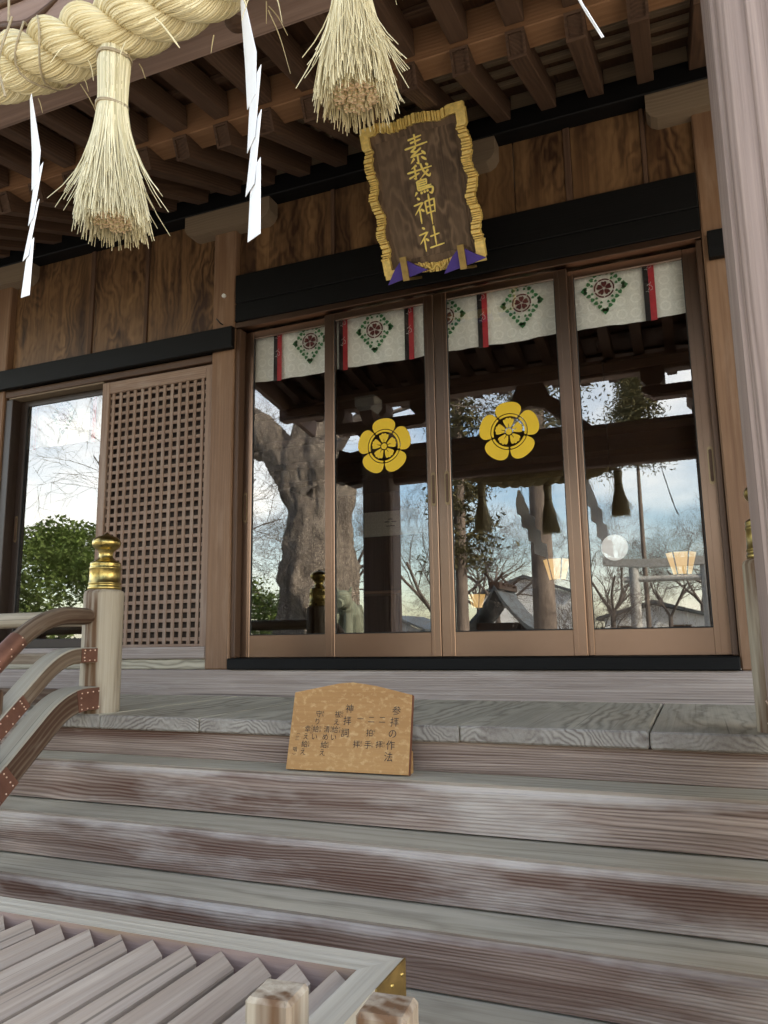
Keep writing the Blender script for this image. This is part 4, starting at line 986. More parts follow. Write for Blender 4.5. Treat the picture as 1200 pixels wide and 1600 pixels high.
def tassel(cx_, ztop, zbot, label, seed, n1=1000, n2=300, lean=0.0, flare=0.046):
    rnd = random.Random(seed)
    tz = thing('straw_tassel', (cx_, RY, ztop), label, 'tassel', 'straw tassels hanging from the rope')
    H = ztop - zbot
    sk = MB()
    def rad_at(v, q): # v 0 top .. 1 bottom
        if v < 0.22: return 0.034 * q * (0.92 + 0.16 * math.sin(v / 0.22 * math.pi))
        if v < 0.36: return 0.034 * q * (1.0 - 0.10 * math.sin((v - 0.22) / 0.14 * math.pi))
        t = (v - 0.36) / 0.64; t = max(0.0, t * 1.04 - 0.04)
        return (0.034 + (flare + 0.002) * t) * q
    for k in range(n1):
        a = rnd.uniform(0, 2 * math.pi); q = math.sqrt(rnd.uniform(0.45, 1.0)) if k % 5 else 1.0
        end = rnd.uniform(0.84, 1.03) if q > 0.8 else rnd.uniform(0.93, 1.02)
        wild = rnd.random() < 0.07; wr = rnd.uniform(0.02, 0.085)
        pts = []; sw_ = rnd.uniform(-0.9, 0.9) * 0.5; curl = rnd.uniform(-0.02, 0.015)
        for i in range(9):
            v = end * i / 8
            r = rad_at(v, q); t = max(0, v - 0.4)
            aa = a + sw_ * t * 1.6 + (0.25 * math.sin(v * 6 + k) * 0.1)
            if wild: r += t * t * wr * 2
            r += curl * t
            pts.append(Vector((cx_ + lean * v * v + r * math.cos(aa), RY + r * math.sin(aa), ztop - v * H + (0.12 * t * t if wild else 0))))
        sk.tube(pts, [rnd.choice((0.0012, 0.0015, 0.0019))] * 6 + [0.0014, 0.0012, 0.0009], 3, caps=False, smooth=True)
    sk.build('outer_straw', M['strawgreen'] if seed % 2 else M['straw'], tz)
    ck = MB()
    for k in range(n2):
        a = rnd.uniform(0, 2 * math.pi); q = math.sqrt(rnd.uniform(0, 0.34)); end = rnd.uniform(0.945, 0.975)
        pts = [Vector((cx_ + lean * v * v + rad_at(v, q) * math.cos(a), RY + rad_at(v, q) * math.sin(a), ztop - v * H)) for v in [end * (0.3 + 0.7 * i / 5) for i in range(6)]]
        ck.tube(pts, 0.0031, 5, caps=True, capmi=1)
    ck.build('straw_core', [M['straw'], M['strawend']], tz)
    nk = MB(); pr = [Vector((cx_, RY, ztop - v * H)) for v in (0.0, 0.03, 0.1, 0.2, 0.3, 0.36, 0.5)]
    nk.tube(pr, [0.010, 0.025, 0.030, 0.031, 0.029, 0.028, 0.036], 14); 
    nk.build('neck', M['straw'], tz)
    for v in (0.075, 0.345):
        bm_ = MB(); r = rad_at(v, 1.0) + 0.003
        for dz in (0, 0.004): bm_.tube([(cx_ + r * math.cos(2 * math.pi * k / 20), RY + r * math.sin(2 * math.pi * k / 20), ztop - v * H - dz + 0.004 * math.sin(k * 0.6)) for k in range(21)], 0.0024, 5, caps=False)
        bm_.build('tie', M['twine'], tz)
tassel(-1.180, 1.405, 0.930, 'straw tassel with two twine ties, under the middle of the straw rope', 3, lean=0.02)
tassel(-0.560, 1.490, 1.055, 'straw tassel hanging in front of the name plaque corner', 4, lean=0.01)
tassel(-1.80, 1.49, 0.985, 'straw tassel near the left end of the rope, mirrored in the glass', 5)

def streamer(cx_, z0, z1, ang, label, lean, straight=False, pts=None):
    s_ = thing('paper_streamer', (cx_, RY, z0), label, 'paper streamer', 'white zigzag paper streamers on the rope')
    ux = Vector((math.cos(ang), math.sin(ang), 0)); nn = Vector((-math.sin(ang), math.cos(ang), 0))
    m = MB(); H = z0 - z1
    def P(u, v, d, bend=0.0): return Vector((cx_ + lean * v, RY - 0.02 * v, z0)) + ux * u + Vector((0, 0, -v * H)) + nn * (d + 0.018 * math.sin(v * 5.0) + bend)
    if pts is None:
        polys = [[(-0.012, 0.0), (0.012, 0.0), (0.070, 0.30), (0.070, 0.44), (-0.055, 0.36), (-0.055, 0.20)],
                 [(-0.02, 0.315), (0.115, 0.395), (0.115, 0.63), (-0.02, 0.55)],
                 [(0.035, 0.515), (0.165, 0.595), (0.165, 0.82), (0.035, 0.745)],
                 [(0.085, 0.71), (0.215, 0.79), (0.215, 1.0), (0.085, 0.925)]]
    else: polys = pts
    for k, pl in enumerate(polys):
        m.prism(pl, lambda u, v, d: P(u, v, d + 0.002 * k), 0, 0.0012)
    m.build('folded_paper', M['paper'], s_)
    return s_
streamer(-1.445, 1.355, 0.715, R_(-35), 'white paper streamer at the far left, under the twine knot', 0.045)
streamer(-0.83, 1.425, 0.70, R_(-49), 'white paper streamer hanging between the two straw tassels', 0.045)
m_ = thing('paper_streamer', (-0.19, RY, 1.49), 'thin curled paper streamer seen edge-on at the top right', 'paper streamer', 'white zigzag paper streamers on the rope')
sp = MB(); pth = smooth_path([(-0.19, RY, 1.49), (-0.165, RY, 1.36), (-0.13, RY + 0.01, 1.22), (-0.11, RY, 1.13), (-0.075, RY, 1.04)], 6)
sp.sweep(pth, [(-0.0008, -0.0022), (0.0008, -0.0022), (0.0008, 0.0022), (-0.0008, 0.0022)], side=(0, 1, 0)); 
vs = []; fs = []
for i, q in enumerate(pth):
    wd = 0.045 * math.sin(math.pi * min(1, 0.12 + 0.8 * i / (len(pth) - 1))); zig = 0.02 * (1 if (i // 5) % 2 else -1)
    wv = Vector((-0.075, 0.76, 0.645)); vs += [q + wv * (zig - wd), q + wv * (zig + wd), q + wv * (zig + wd) + Vector((0.002, 0, 0)), q + wv * (zig - wd) + Vector((0.002, 0, 0))]
for i in range(len(pth) - 1):
    for k in range(4): fs.append((i * 4 + k, i * 4 + (k + 1) % 4, i * 4 + 4 + (k + 1) % 4, i * 4 + 4 + k))
sp.add(vs, fs); sp.build('folded_paper', M['paper'], m_)

# ------------------------------------------------------------------ offering box
bx = thing('offering_box', (-1.35, 1.05, GZ), 'bleached wooden offering box with slatted top and brass corner plates', 'offering box')
BX0, BX1, BY0, BY1, BZ = -2.15, -0.565, 0.62, 1.452, -0.60
RW, RH = 0.062, 0.10
def fpr(poly, za, zb, name, mat=M['box'], ax=0):
    m = MB(); m.prism(poly, lambda u, v, d: Vector((u, v, d)), za, zb, gax=ax); o = m.build(name, [mat, M['boxinner']], bx)
    cxb, cyb = (BX0 + BX1) / 2 - bx.location.x, (BY0 + BY1) / 2 - bx.location.y
    for pg in o.data.polygons:
        if abs(pg.normal.z) < 0.3 and pg.normal.x * (cxb - pg.center.x) + pg.normal.y * (cyb - pg.center.y) > 0.02 and (abs(pg.center.x - cxb) < 0.6 or abs(pg.center.y - cyb) < 0.3): pg.material_index = 1
    return o
fpr([(BX0, BY1), (BX1, BY1), (BX1 - RW, BY1 - RW * 1.25), (BX0 + RW, BY1 - RW * 1.25)], BZ - RH, BZ, 'top_rail', ax=0)
fpr([(BX0, BY0), (BX1, BY0), (BX1 - RW, BY0 + RW * 1.25), (BX0 + RW, BY0 + RW * 1.25)], BZ - RH, BZ, 'top_rail', ax=0)
fpr([(BX1, BY0), (BX1, BY1), (BX1 - RW, BY1 - RW * 1.25), (BX1 - RW, BY0 + RW * 1.25)], BZ - RH, BZ + 0.0012, 'top_rail', ax=1)
fpr([(BX0, BY0), (BX0, BY1), (BX0 + RW, BY1 - RW * 1.25), (BX0 + RW, BY0 + RW * 1.25)], BZ - RH, BZ + 0.0012, 'top_rail', ax=1)
m = MB()
for a in ((BX0 + 0.02, BX1 - 0.02, BY1 - 0.045, BY1 - 0.02), (BX0 + 0.02, BX1 - 0.02, BY0 + 0.02, BY0 + 0.045)): m.box(*a, GZ + 0.12, BZ - RH, axis='x')
m.build('side_panel', M['slat'], bx)
m = MB()
for a in ((BX0 + 0.02, BX0 + 0.045, BY0 + 0.046, BY1 - 0.046), (BX1 - 0.045, BX1 - 0.02, BY0 + 0.046, BY1 - 0.046)): m.box(*a, GZ + 0.12, BZ - RH, axis='y')
m.build('side_panel', M['slat'], bx)
B('inner_tray', M['interior'], bx, BX0 + 0.05, BX1 - 0.05, BY0 + 0.05, BY1 - 0.05, BZ - 0.26, BZ - 0.24, axis='x')
for x in (BX0 + 0.06, BX1 - 0.06):
    for y in (BY0 + 0.06, BY1 - 0.06): B('leg', M['box'], bx, x - 0.05, x + 0.05, y - 0.05, y + 0.05, GZ, GZ + 0.118, axis='z')
def slat_grain(mb):
    o = groff(); mb.g = [(v[1] + o.x, v[0] * 1.0 + o.y, v[2] + o.z) for v in mb.v]
for k in range(24):
    x = -0.644 - k * 0.084
    if x < BX0 + 0.07: break
    m = MB(); yb_ = BY1 - RW * 1.25 - 0.001; ya_ = BY0 + RW * 1.25 + 0.001; cut = 0.040 + random.uniform(-0.004, 0.004)
    m.prism([(x - 0.027, ya_ + cut), (x + 0.027, ya_), (x + 0.027, yb_ - cut), (x - 0.027, yb_)], lambda u, v, d: Vector((u, v, d - (u - x) * 0.20)), BZ - 0.085, BZ - 0.011)
    slat_grain(m)
    m.build('slat', M['slat'], bx)
m = MB(); m.box(BX1 - 0.001, BX1 + 0.003, BY1 - 0.14, BY1 + 0.003, BZ - 0.085, BZ + 0.001, axis='y', ch=0.001); m.box(BX1 - 0.10, BX1 - 0.0015, BY1 + 0.0002, BY1 + 0.003, BZ - 0.085, BZ - 0.001, axis='x', ch=0.001)
studs(m, [(BX1 + 0.003, BY1 - 0.02 - k * 0.05, BZ - 0.02) for k in range(3)] + [(BX1 + 0.003, BY1 - 0.02 - k * 0.05, BZ - 0.066) for k in range(3)], (1, 0, 0), 0.005)
m.build('corner_plate', [M['brassdull'], M['brass']], bx)
# barrier posts in front of the box
for x, y, lab in ((-0.604, 1.045, 'square wooden post standing before the offering box slats'), (-0.438, 1.06, 'square wooden post beside the brass corner of the offering box')):
    t = thing('wooden_post', (x, y, GZ), lab, 'post')
    m = MB(); hw = 0.036
    zt = -0.50
    m.box(x - hw, x + hw, y - hw, y + hw, GZ + 0.04, zt, axis='z', ch=0.006, rot=rotm(0.08, 'Z')); m.build('shaft', M['newel'], t)
    m = MB(); m.box(x - 0.11, x + 0.11, y - 0.11, y + 0.11, GZ, GZ + 0.04, axis='x'); m.build('foot', M['box'], t)

# ------------------------------------------------------------------ curtains behind the glass
def curtain(x0, x1, y, z0, z1, crests, ribbons, label):
    t = thing('brocade_curtain', ((x0 + x1) / 2, y, z1), label, 'curtain')
    fold = lambda x, z: 0.006 * math.sin(x * 19 + z * 3) + 0.004 * math.sin(x * 47 + 1) * (z1 - z) / (z1 - z0)
    m = MB(); nx_, nz_ = int((x1 - x0) / 0.02), 10; vs = []; fs = []
    for i in range(nx_ + 1):
        for j in range(nz_ + 1):
            x = x0 + (x1 - x0) * i / nx_; z = z0 + (z1 - z0) * j / nz_ + (0.004 * math.sin(x * 9) if j == 0 else 0); vs.append(Vector((x, y + fold(x, z), z)))
    K = len(vs)
    for i in range(nx_):
        for j in range(nz_):
            a = i * (nz_ + 1) + j; fs.append((a, a + nz_ + 1, a + nz_ + 2, a + 1))
    m.add(vs, fs, None, 0, True); m.add([v + Vector((0, 0.002, 0)) for v in vs], [tuple(reversed(f)) for f in fs], None, 0, True)
    m.build('cloth', M['brocade'], t)
    zc = (z0 + z1) / 2 + (0.04 if z1 - z0 > 0.3 else 0)
    for cx_ in crests:
        g_ = MB(); HW, HH = 0.112, 0.140
        fn = lambda u, v, d: Vector((cx_ + u, y - 0.013 + d, zc + v))
        def leaf(u, v, a, s):
            sh = [(0, 1.0), (0.62, 0.35), (0.75, -0.25), (0.35, -0.7), (0.0, -0.45), (-0.35, -0.7), (-0.75, -0.25), (-0.62, 0.35)]
            return [(u + s * (q[0] * math.cos(a) - q[1] * math.sin(a)), v + s * (q[0] * math.sin(a) + q[1] * math.cos(a))) for q in sh]
        for (su, sv) in ((1, 1), (1, -1), (-1, 1), (-1, -1)):
            for k in range(6):
                tt = (k + 0.5) / 6; u = su * HW * tt; v = sv * HH * (1 - tt); a = math.atan2(sv * 1.0, su * 1.25) - math.pi / 2
                g_.prism(leaf(u, v, a + (0.5 if k % 2 else -0.5), 0.0155), fn, -0.001, 0.0)
            for k in range(3):
                tt = (k + 0.8) / 3.6; u = su * HW * 0.76 * tt; v = sv * HH * 0.76 * (1 - tt); g_.prism(leaf(u, v, k * 2.0, 0.010), fn, -0.001, 0.0)
        for (u, v, a) in ((0, HH, 0), (0, -HH, math.pi), (HW, 0, -math.pi / 2), (-HW, 0, math.pi / 2)): g_.prism(leaf(u * 0.96, v * 0.96, a, 0.022), fn, -0.001, 0.0)
        go_ = g_.build('leaf_wreath', M['green'], t)
        c_ = MB(); rr = 0.056
        ring = lambda r0, r1, n_=5, gap=0.06: [[(r1 * math.cos(a), r1 * math.sin(a)) for a in [b0 + gap + (2 * math.pi / n_ - 2 * gap) * q / 8 for q in range(9)]] + [(r0 * math.cos(a), r0 * math.sin(a)) for a in [b0 + gap + (2 * math.pi / n_ - 2 * gap) * (1 - q / 8) for q in range(9)]] for b0 in [math.pi / 2 - math.pi / n_ + 2 * math.pi * q2 / n_ for q2 in range(n_)]]
        for pl in ring(rr * 0.86, rr): c_.prism(pl, fn, -0.0012, 0.0)
        for k in range(5):
            a0 = math.pi / 2 + k * 2 * math.pi / 5
            pl = [(rr * r_ * math.cos(a0 + da), rr * r_ * math.sin(a0 + da)) for r_, da in ((0.16, -0.45), (0.45, -0.52), (0.68, -0.42), (0.74, -0.2), (0.66, 0.0), (0.74, 0.2), (0.68, 0.42), (0.45, 0.52), (0.16, 0.45))]
            c_.prism(pl, fn, -0.0012, 0.0)
        c_.build('flower_emblem', M['maroon'], t)
    for rx_, (zr0) in ribbons:
        r_ = MB(); yy = y - 0.018
        r_.prism([(rx_ - 0.031, z1), (rx_ - 0.031, zr0), (rx_ - 0.003, zr0), (rx_ - 0.003, z1)][::-1], lambda u, v, d: Vector((u, yy + d, v)), 0, 0.002, mi=0)
        r_.prism([(rx_ - 0.0028, z1), (rx_ - 0.0028, zr0 - 0.002), (rx_ + 0.029, zr0 - 0.002), (rx_ + 0.029, z1)][::-1], lambda u, v, d: Vector((u, yy + d, v)), 0, 0.002, mi=1)
        for zz in (z1 - 0.06, z1 - 0.19):
            for (dx, dz, a) in ((-0.006, 0.02, 0.5), (0.006, 0.012, -0.6), (-0.004, -0.004, 1.2), (0.01, -0.012, 0.2), (-0.012, -0.02, -0.4), (0.004, 0.028, 1.0), (0.012, 0.002, -1.2)):
                r_.tube([(rx_ + dx - 0.008 * math.cos(a), yy - 0.001, zz + dz - 0.008 * math.sin(a)), (rx_ + dx + 0.004, yy - 0.0025, zz + dz + 0.003), (rx_ + dx + 0.008 * math.cos(a), yy - 0.001, zz + dz + 0.008 * math.sin(a))], 0.0013, 4, mi=2)
        r_.build('ribbon', [M['blackcloth'], M['red'], M['whitebox']], t)
curtain(-2.66, 0.14, 4.148, 1.70, 2.06, (-2.190, -1.733, -1.268, -0.803, -0.338), [(x, 1.685) for x in (-2.427, -1.948, -1.50, -1.036, -0.572, -0.10)], 'ivory brocade curtain with green crests and black and red ribbons, behind the four central doors')
curtain(-4.75, -3.70, 4.25, 1.50, 1.88, (-4.37,), [(-4.075, 1.485), (-4.66, 1.485)], 'ivory brocade curtain behind the single left window by the lattice')

# ------------------------------------------------------------------ inside the hall
def bonbori(x, y, z, s, label):
    t = thing('standing_lamp', (x, y, -0.10), label, 'lamp', 'lit paper lamps inside the hall')
    def hexa(r, zz): return [Vector((x + r * math.cos(math.pi / 3 * k), y + r * math.sin(math.pi / 3 * k), zz)) for k in range(6)]
    m = MB(); a, b = hexa(0.075 * s, z - 0.11 * s), hexa(0.13 * s, z + 0.09 * s)
    m.add(a + b, [(k, (k + 1) % 6, 6 + (k + 1) % 6, 6 + k) for k in range(6)] + [tuple(reversed(range(6)))]); m.build('lamp_shade', M['lampglow'], t)
    m = MB()
    for k in range(6): m.tube([a[k], b[k]], 0.006 * s, 6); m.tube([b[k], b[(k + 1) % 6]], 0.006 * s, 6); m.tube([a[k], a[(k + 1) % 6]], 0.007 * s, 6)
    m.build('lamp_frame', M['interior'], t)
    m = MB(); m.tube([(x, y, -0.10), (x, y, z - 0.11 * s)], 0.014, 10); m.lathe([(0.12, 0), (0.12, 0.03), (0.03, 0.05)], x, y, -0.10, 16); m.build('lamp_stand', M['interior'], t)
bonbori(-0.07, 6.0, 0.53, 0.85, 'lit paper lamp on a stand behind the rightmost glass door')
bonbori(-1.23, 7.5, 0.66, 1.05, 'lit paper lamp on a stand behind the glass door right of centre')
bonbori(-2.46, 9.0, 0.45, 0.85, 'small lit paper lamp deep inside the hall')
t = thing('globe_lamp', (-0.63, 7.0, 0.78), 'round white globe lamp glowing inside the hall', 'lamp')
m = MB(); m.lathe([(0.003, -0.115)] + [(0.116 * math.cos(a), 0.116 * math.sin(a)) for a in [-1.4 + 2.8 * k / 16 for k in range(17)]] + [(0.003, 0.115)], -0.63, 7.0, 0.78, 28); m.build('globe', M['globe'], t)
m = MB(); m.tube([(-0.63, 7, 0.89), (-0.63, 7, 2.52)], 0.006, 6); m.build('cord', M['ink'], t)
t = thing('offering_table', (-3.36, 8.0, -0.1), 'plain wooden offering table inside the hall', 'table')
B('tabletop', M['post'], t, -3.75, -3.0, 7.8, 8.2, 0.50, 0.535, axis='x')
for x in (-3.65, -3.1):
    for y in (7.86, 8.14): B('leg', M['post'], t, x - 0.03, x + 0.03, y - 0.03, y + 0.03, -0.1, 0.499, axis='z')
t = thing('hanging_cloth', (-3.3, 8.3, 1.5), 'small crested brocade cloth hanging deep inside the hall', 'cloth')
B('cloth', M['brocade'], t, -3.65, -2.95, 8.30, 8.31, 1.22, 1.52, axis='x', ch=0.001)
m = MB()
for k in range(5): 
    a = math.pi / 2 + k * 1.2566; m.lathe([(0.032, 0), (0.032, 0.002)], -3.3 + 0.045 * math.cos(a), 8.29, 1.37 + 0.045 * math.sin(a), 10)
m.build('flower_emblem', M['ink'], t)

# ================================================================== GROUNDS (behind the viewer, mirrored in the glass)
def grow(mb, p, d, L, r, depth, rnd, spread=0.75, up=0.06, minr=0.0032):
    n = 4; pts = [p.copy()]; rad = [r]; q = p.copy(); dd = d.copy()
    for i in range(n):
        dd = (dd + Vector((rnd.gauss(0, 0.16), rnd.gauss(0, 0.16), rnd.gauss(0, 0.10) + up * 0.25))).normalized(); q = q + dd * L / n; pts.append(q.copy()); rad.append(r * (1 - 0.38 * (i + 1) / n))
    mb.tube(pts, rad, 3 if r < 0.03 else 6, caps=False)
    if depth == 0: return
    nb_ = 3 if depth > 2 else 4
    for k in range(nb_):
        f = 0.45 + 0.55 * (k + rnd.random()) / nb_; i = min(n - 1, int(f * n)); base = pts[i].lerp(pts[i + 1], f * n - i)
        ax = dd.orthogonal().normalized(); ax.rotate(Matrix.Rotation(rnd.uniform(0, 6.28), 3, dd).to_quaternion())
        nd = (dd * (1 - 0.3 * spread) + ax * spread * rnd.uniform(0.7, 1.3) + Vector((0, 0, up))).normalized()
        grow(mb, base, nd, L * rnd.uniform(0.62, 0.82), max(minr, rad[i] * rnd.uniform(0.40, 0.58)), depth - 1, rnd, spread, up, minr)
def bare_tree(x, y, h, r, seed, label, depth=6, lean=(0, 0), group='bare trees in the shrine grounds'):
    rnd = random.Random(seed); t = thing('bare_tree', (x, y, GZ), label, 'tree', group)
    tm = MB(); p0 = Vector((x, y, GZ)); d = Vector((lean[0], lean[1], 1)).normalized(); fork = p0 + d * h * 0.32
    mid = p0.lerp(fork, 0.5) + Vector((rnd.uniform(-.1, .1), rnd.uniform(-.1, .1), 0))
    tm.tube([p0, mid, fork], [r * 1.15, r * 0.95, r * 0.85], 10); tm.build('trunk', M['bark'], t)
    cm_ = MB()
    for k in range(4):
        a = k * 1.57 + rnd.uniform(-.5, .5); nd = Vector((math.cos(a) * 0.7, math.sin(a) * 0.7, rnd.uniform(0.6, 1.1))).normalized()
        grow(cm_, fork - d * 0.05, nd, h * 0.27, r * 0.55, depth - 1, rnd)
    cm_.build('crown', M['bark'], t); return t
bt = [(-11.5, -16, 9, 0.13, 1, 'bare tree far left behind the old zelkova'), (-2.16, -10.5, 3.3, 0.085, 3, 'low bare tree with a dark forked trunk beside the torii'),
      (1.8, -24, 8, 0.13, 4, 'bare tree right of the torii'), (-8.4, -26, 9, 0.14, 6, 'bare tree between the zelkova and the cedar'),
      (-13.2, -14, 7, 0.11, 7, 'bare tree near the evergreen bush'), (-9.6, -3.6, 7.5, 0.11, 9, 'bare tree close beside the porch'), (-7.2, -13.5, 7.0, 0.11, 12, 'bare tree right of the old zelkova trunk'), (-3.3, -26, 8, 0.12, 14, 'bare tree beyond the small shrine')]
for a in bt: bare_tree(*a[:5], a[5])
far = [(-15.5, -24), (-10.0, -30), (-6.5, -34), (-1.2, -33), (2.2, -30), (4.6, -26), (-4.6, -38), (0.4, -40), (-12.5, -38)]
src = [o for o in list(C.objects) if o.name.startswith('bare_tree') and o.parent is None]
spots_lab = ['far left beyond the bush', 'far behind the old zelkova', 'far between zelkova and small shrine', 'far behind the torii centre', 'far right behind the torii', 'at the far right edge', 'far behind the small shrine', 'farthest, behind the right torii pillar', 'farthest, behind the zelkova']
for i, ((x, y), lb_) in enumerate(zip(far, spots_lab)):
    r0 = src[(i * 3 + 3) % len(src)]; r1 = r0.copy(); C.objects.link(r1); r1.location = (x, y, GZ); r1.rotation_euler = (0, 0, 1.1 * i + 0.6); r1.scale = (1.15, 1.15, 1.1 + 0.05 * (i % 3))
    r1['label'] = 'leafless tree ' + lb_
    for ch_ in list(r0.children):
        c1 = ch_.copy(); C.objects.link(c1); c1.parent = r1
# old zelkova with a thick gnarled trunk
zt_ = thing('old_zelkova_tree', (-7.75, -7.0, GZ), 'huge gnarled old tree with pale furrowed bark and a thick leaning limb', 'tree')
def gnarly(pts, rad, seed, amp=0.12, n=40):
    m = MB(); path = smooth_path(pts, 26); N = len(path); rs = []
    k = len(rad) - 1
    for i in range(N):
        f = i / (N - 1) * k; j = min(k - 1, int(f)); rs.append(rad[j] + (rad[j + 1] - rad[j]) * (f - j))
    m.tube(path, rs, n, caps=True)
    c0 = len(m.v)
    for i in range(N):
        for q in range(n):
            v = Vector(m.v[i * n + q]); d = (v - path[i]).normalized()
            a = mnoise.fractal(Vector((v.x * 1.6, v.y * 1.6, v.z * 0.7 + seed)), 1.0, 2.0, 5) * amp + (0.10 if amp > 0.1 else 0.0) * (0.5 - abs(mnoise.noise(Vector((v.x * 5.5, v.y * 5.5, v.z * 1.3))))) 
            m.v[i * n + q] = tuple(v + d * a * rs[i] * 1.6)
    return m
gnarly([(-7.75, -7, GZ - 0.1), (-7.75, -7, 0.5), (-7.72, -7, 2.2), (-7.85, -7, 3.6), (-8.0, -7.1, 5.0), (-8.0, -7.3, 6.5)], [1.05, 0.85, 0.72, 0.70, 0.52, 0.42], 2, 0.22, 64).build('trunk', M['oldbark'], zt_)
gnarly([(-7.85, -7.0, 3.2), (-8.5, -6.95, 4.1), (-9.4, -6.9, 4.95), (-10.6, -6.8, 5.9), (-11.8, -6.7, 7.0)], [0.6, 0.52, 0.45, 0.36, 0.26], 7, 0.2, 48).build('limb', M['oldbark'], zt_)
cz = MB(); rnd = random.Random(5)
for p0, d in (((-8.0, -7.3, 6.4), (0.3, 0, 1)), ((-8.0, -7.3, 6.0), (-0.5, 0.3, 0.8)), ((-8, -7.2, 5.4), (0.8, -0.2, 0.6)), ((-11.5, -6.7, 6.8), (-0.7, 0.2, 0.7)), ((-10.5, -6.8, 5.9), (0.1, 0.2, 1)), ((-7.6, -7, 3.9), (0.7, 0.3, 0.5))):
    grow(cz, Vector(p0), Vector(d).normalized(), 2.6, 0.13, 5, rnd)
cz.build('crown', M['bark'], zt_)
def leaf_cloud(mb, blobs, n, s, rnd, flat=0.0):
    tot = sum(b[3] ** 2 for b in blobs)
    for (bx_, by_, bz_, br) in blobs:
        for k in range(int(n * br ** 2 / tot)):
            d = Vector((rnd.gauss(0, 1), rnd.gauss(0, 1), rnd.gauss(0, 1) * (1 - flat))).normalized() * br * (rnd.random() ** 0.35)
            c = Vector((bx_, by_, bz_)) + d
            u = Vector((rnd.gauss(0, 1), rnd.gauss(0, 1), rnd.gauss(0, 1))).normalized(); v = u.orthogonal().normalized(); sz = s * rnd.uniform(0.6, 1.4)
            mb.add([c - u * sz, c + v * sz * 0.5, c + u * sz, c - v * sz * 0.5], [(0, 1, 2, 3)])
def evergreen(x, y, top, rad, seed, label, n=16000, s=0.06):
    rnd = random.Random(seed); t = thing('evergreen_bush', (x, y, GZ), label, 'bush', 'evergreen bushes in the grounds')
    m = MB(); m.tube([(x, y, GZ), (x + 0.1, y, (GZ + top) / 2)], [0.14, 0.07], 8); m.build('trunk', M['bark'], t)
    bl = []
    for k in range(26):
        a = rnd.uniform(0, 6.28); q = rad * math.sqrt(rnd.random()); z = GZ + 0.5 + (top - GZ - 0.9) * rnd.random(); q *= math.sqrt(max(0.1, 1 - ((z - GZ) / (top - GZ)) ** 2))
        bl.append((x + q * math.cos(a), y + q * math.sin(a), z, rnd.uniform(0.4, 0.75)))
    bl.append((x, y, top - 0.5, 0.5))
    m = MB(); leaf_cloud(m, bl, n, s, rnd); m.build('crown', M['leaf'], t)
evergreen(-14.4, -6.0, 2.9, 2.6, 21, 'broad evergreen bush reflected in the left window', 26000)
evergreen(-17.5, -5.0, 2.2, 2.0, 22, 'lower evergreen bush left of the broad one', 8000)
evergreen(-11.0, -9.0, 1.7, 1.8, 23, 'dark evergreen bush at the foot of the old zelkova', 9000)
def cedar(x, y, h, r, seed, label, z_low, crad, n=16000, s=0.075):
    rnd = random.Random(seed); t = thing('cedar_tree', (x, y, GZ), label, 'tree', 'tall cedars in the grounds')
    m = MB(); m.tube([(x, y, GZ), (x, y, h * 0.5), (x, y, h)], [r, r * 0.75, r * 0.15], 14); m.build('trunk', M['cedarbark'], t)
    m = MB(); z = z_low; cnt = 0
    while z < h - 0.2:
        f = 1 - (z - z_low) / (h - z_low)
        for j in range(4):
            a = rnd.uniform(0, 6.28); q = crad * (0.15 + 0.85 * f) * rnd.uniform(0.55, 1.1); dz = rnd.uniform(-0.1, 0.35) * q
            tip = Vector((x + q * math.cos(a), y + q * math.sin(a), z + dz)); base = Vector((x, y, z)); mid = base.lerp(tip, 0.5) + Vector((0, 0, 0.12 * q))
            br_ = smooth_path([base, mid, tip + Vector((0, 0, -0.1 * q))], 5); m.tube(br_, [0.03 * (1 - i / len(br_)) + 0.006 for i in range(len(br_))], 3, caps=False)
            for k in range(int(n / max(1, (h - z_low) / 0.3 * 4))):
                t_ = rnd.random() ** 0.6; c = br_[int(t_ * (len(br_) - 1))] + Vector((rnd.gauss(0, 1), rnd.gauss(0, 1), rnd.gauss(-0.3, 0.8))) * (0.05 + 0.13 * t_) * crad
                u = Vector((rnd.gauss(0, 1), rnd.gauss(0, 1), rnd.gauss(-0.8, 0.7))).normalized(); v = u.orthogonal().normalized(); sz = s * rnd.uniform(0.5, 1.3)
                m.add([c - u * sz, c + v * sz * 0.35, c + u * sz, c - v * sz * 0.35], [(0, 1, 2, 3)])
        z += 0.3
    m.build('crown', M['needle'], t)
cedar(-4.74, -8.0, 9.0, 0.15, 31, 'slim cedar with drooping foliage left of the small shrine', 1.6, 0.95, 9000)
cedar(-4.05, -14.0, 15.0, 0.36, 32, 'tall straight cedar with a thick bare trunk', 6.2, 2.0)
cedar(-1.66, -22.0, 10.6, 0.10, 33, 'distant cedar whose crown shows above the porch beam', 6.6, 1.5, 14000, 0.085)
# torii
t = thing('torii_gate', (-0.7, -18.0, GZ), 'grey stone torii gate in the grounds', 'torii')
for x in (-1.83, 0.42):
    m = MB(); m.tube([(x, -18, GZ), (x * 0.97 - 0.02, -18, 2.2)], [0.19, 0.16], 18); m.build('pillar', M['stone'], t)
m = MB(); m.tube([(-2.15, -18, 1.82), (0.75, -18, 1.82)], 0.10, 12); m.build('tie_beam', M['stone'], t)
m = MB(); m.sweep(smooth_path([(-2.75, -18, 2.46), (-1.8, -18, 2.36), (-0.7, -18, 2.33), (0.4, -18, 2.36), (1.35, -18, 2.46)], 6), [(-0.15, -0.13), (0.15, -0.13), (0.19, 0.13), (-0.19, 0.13)], up=(0, 0, 1)); m.build('top_beam', M['stone'], t)
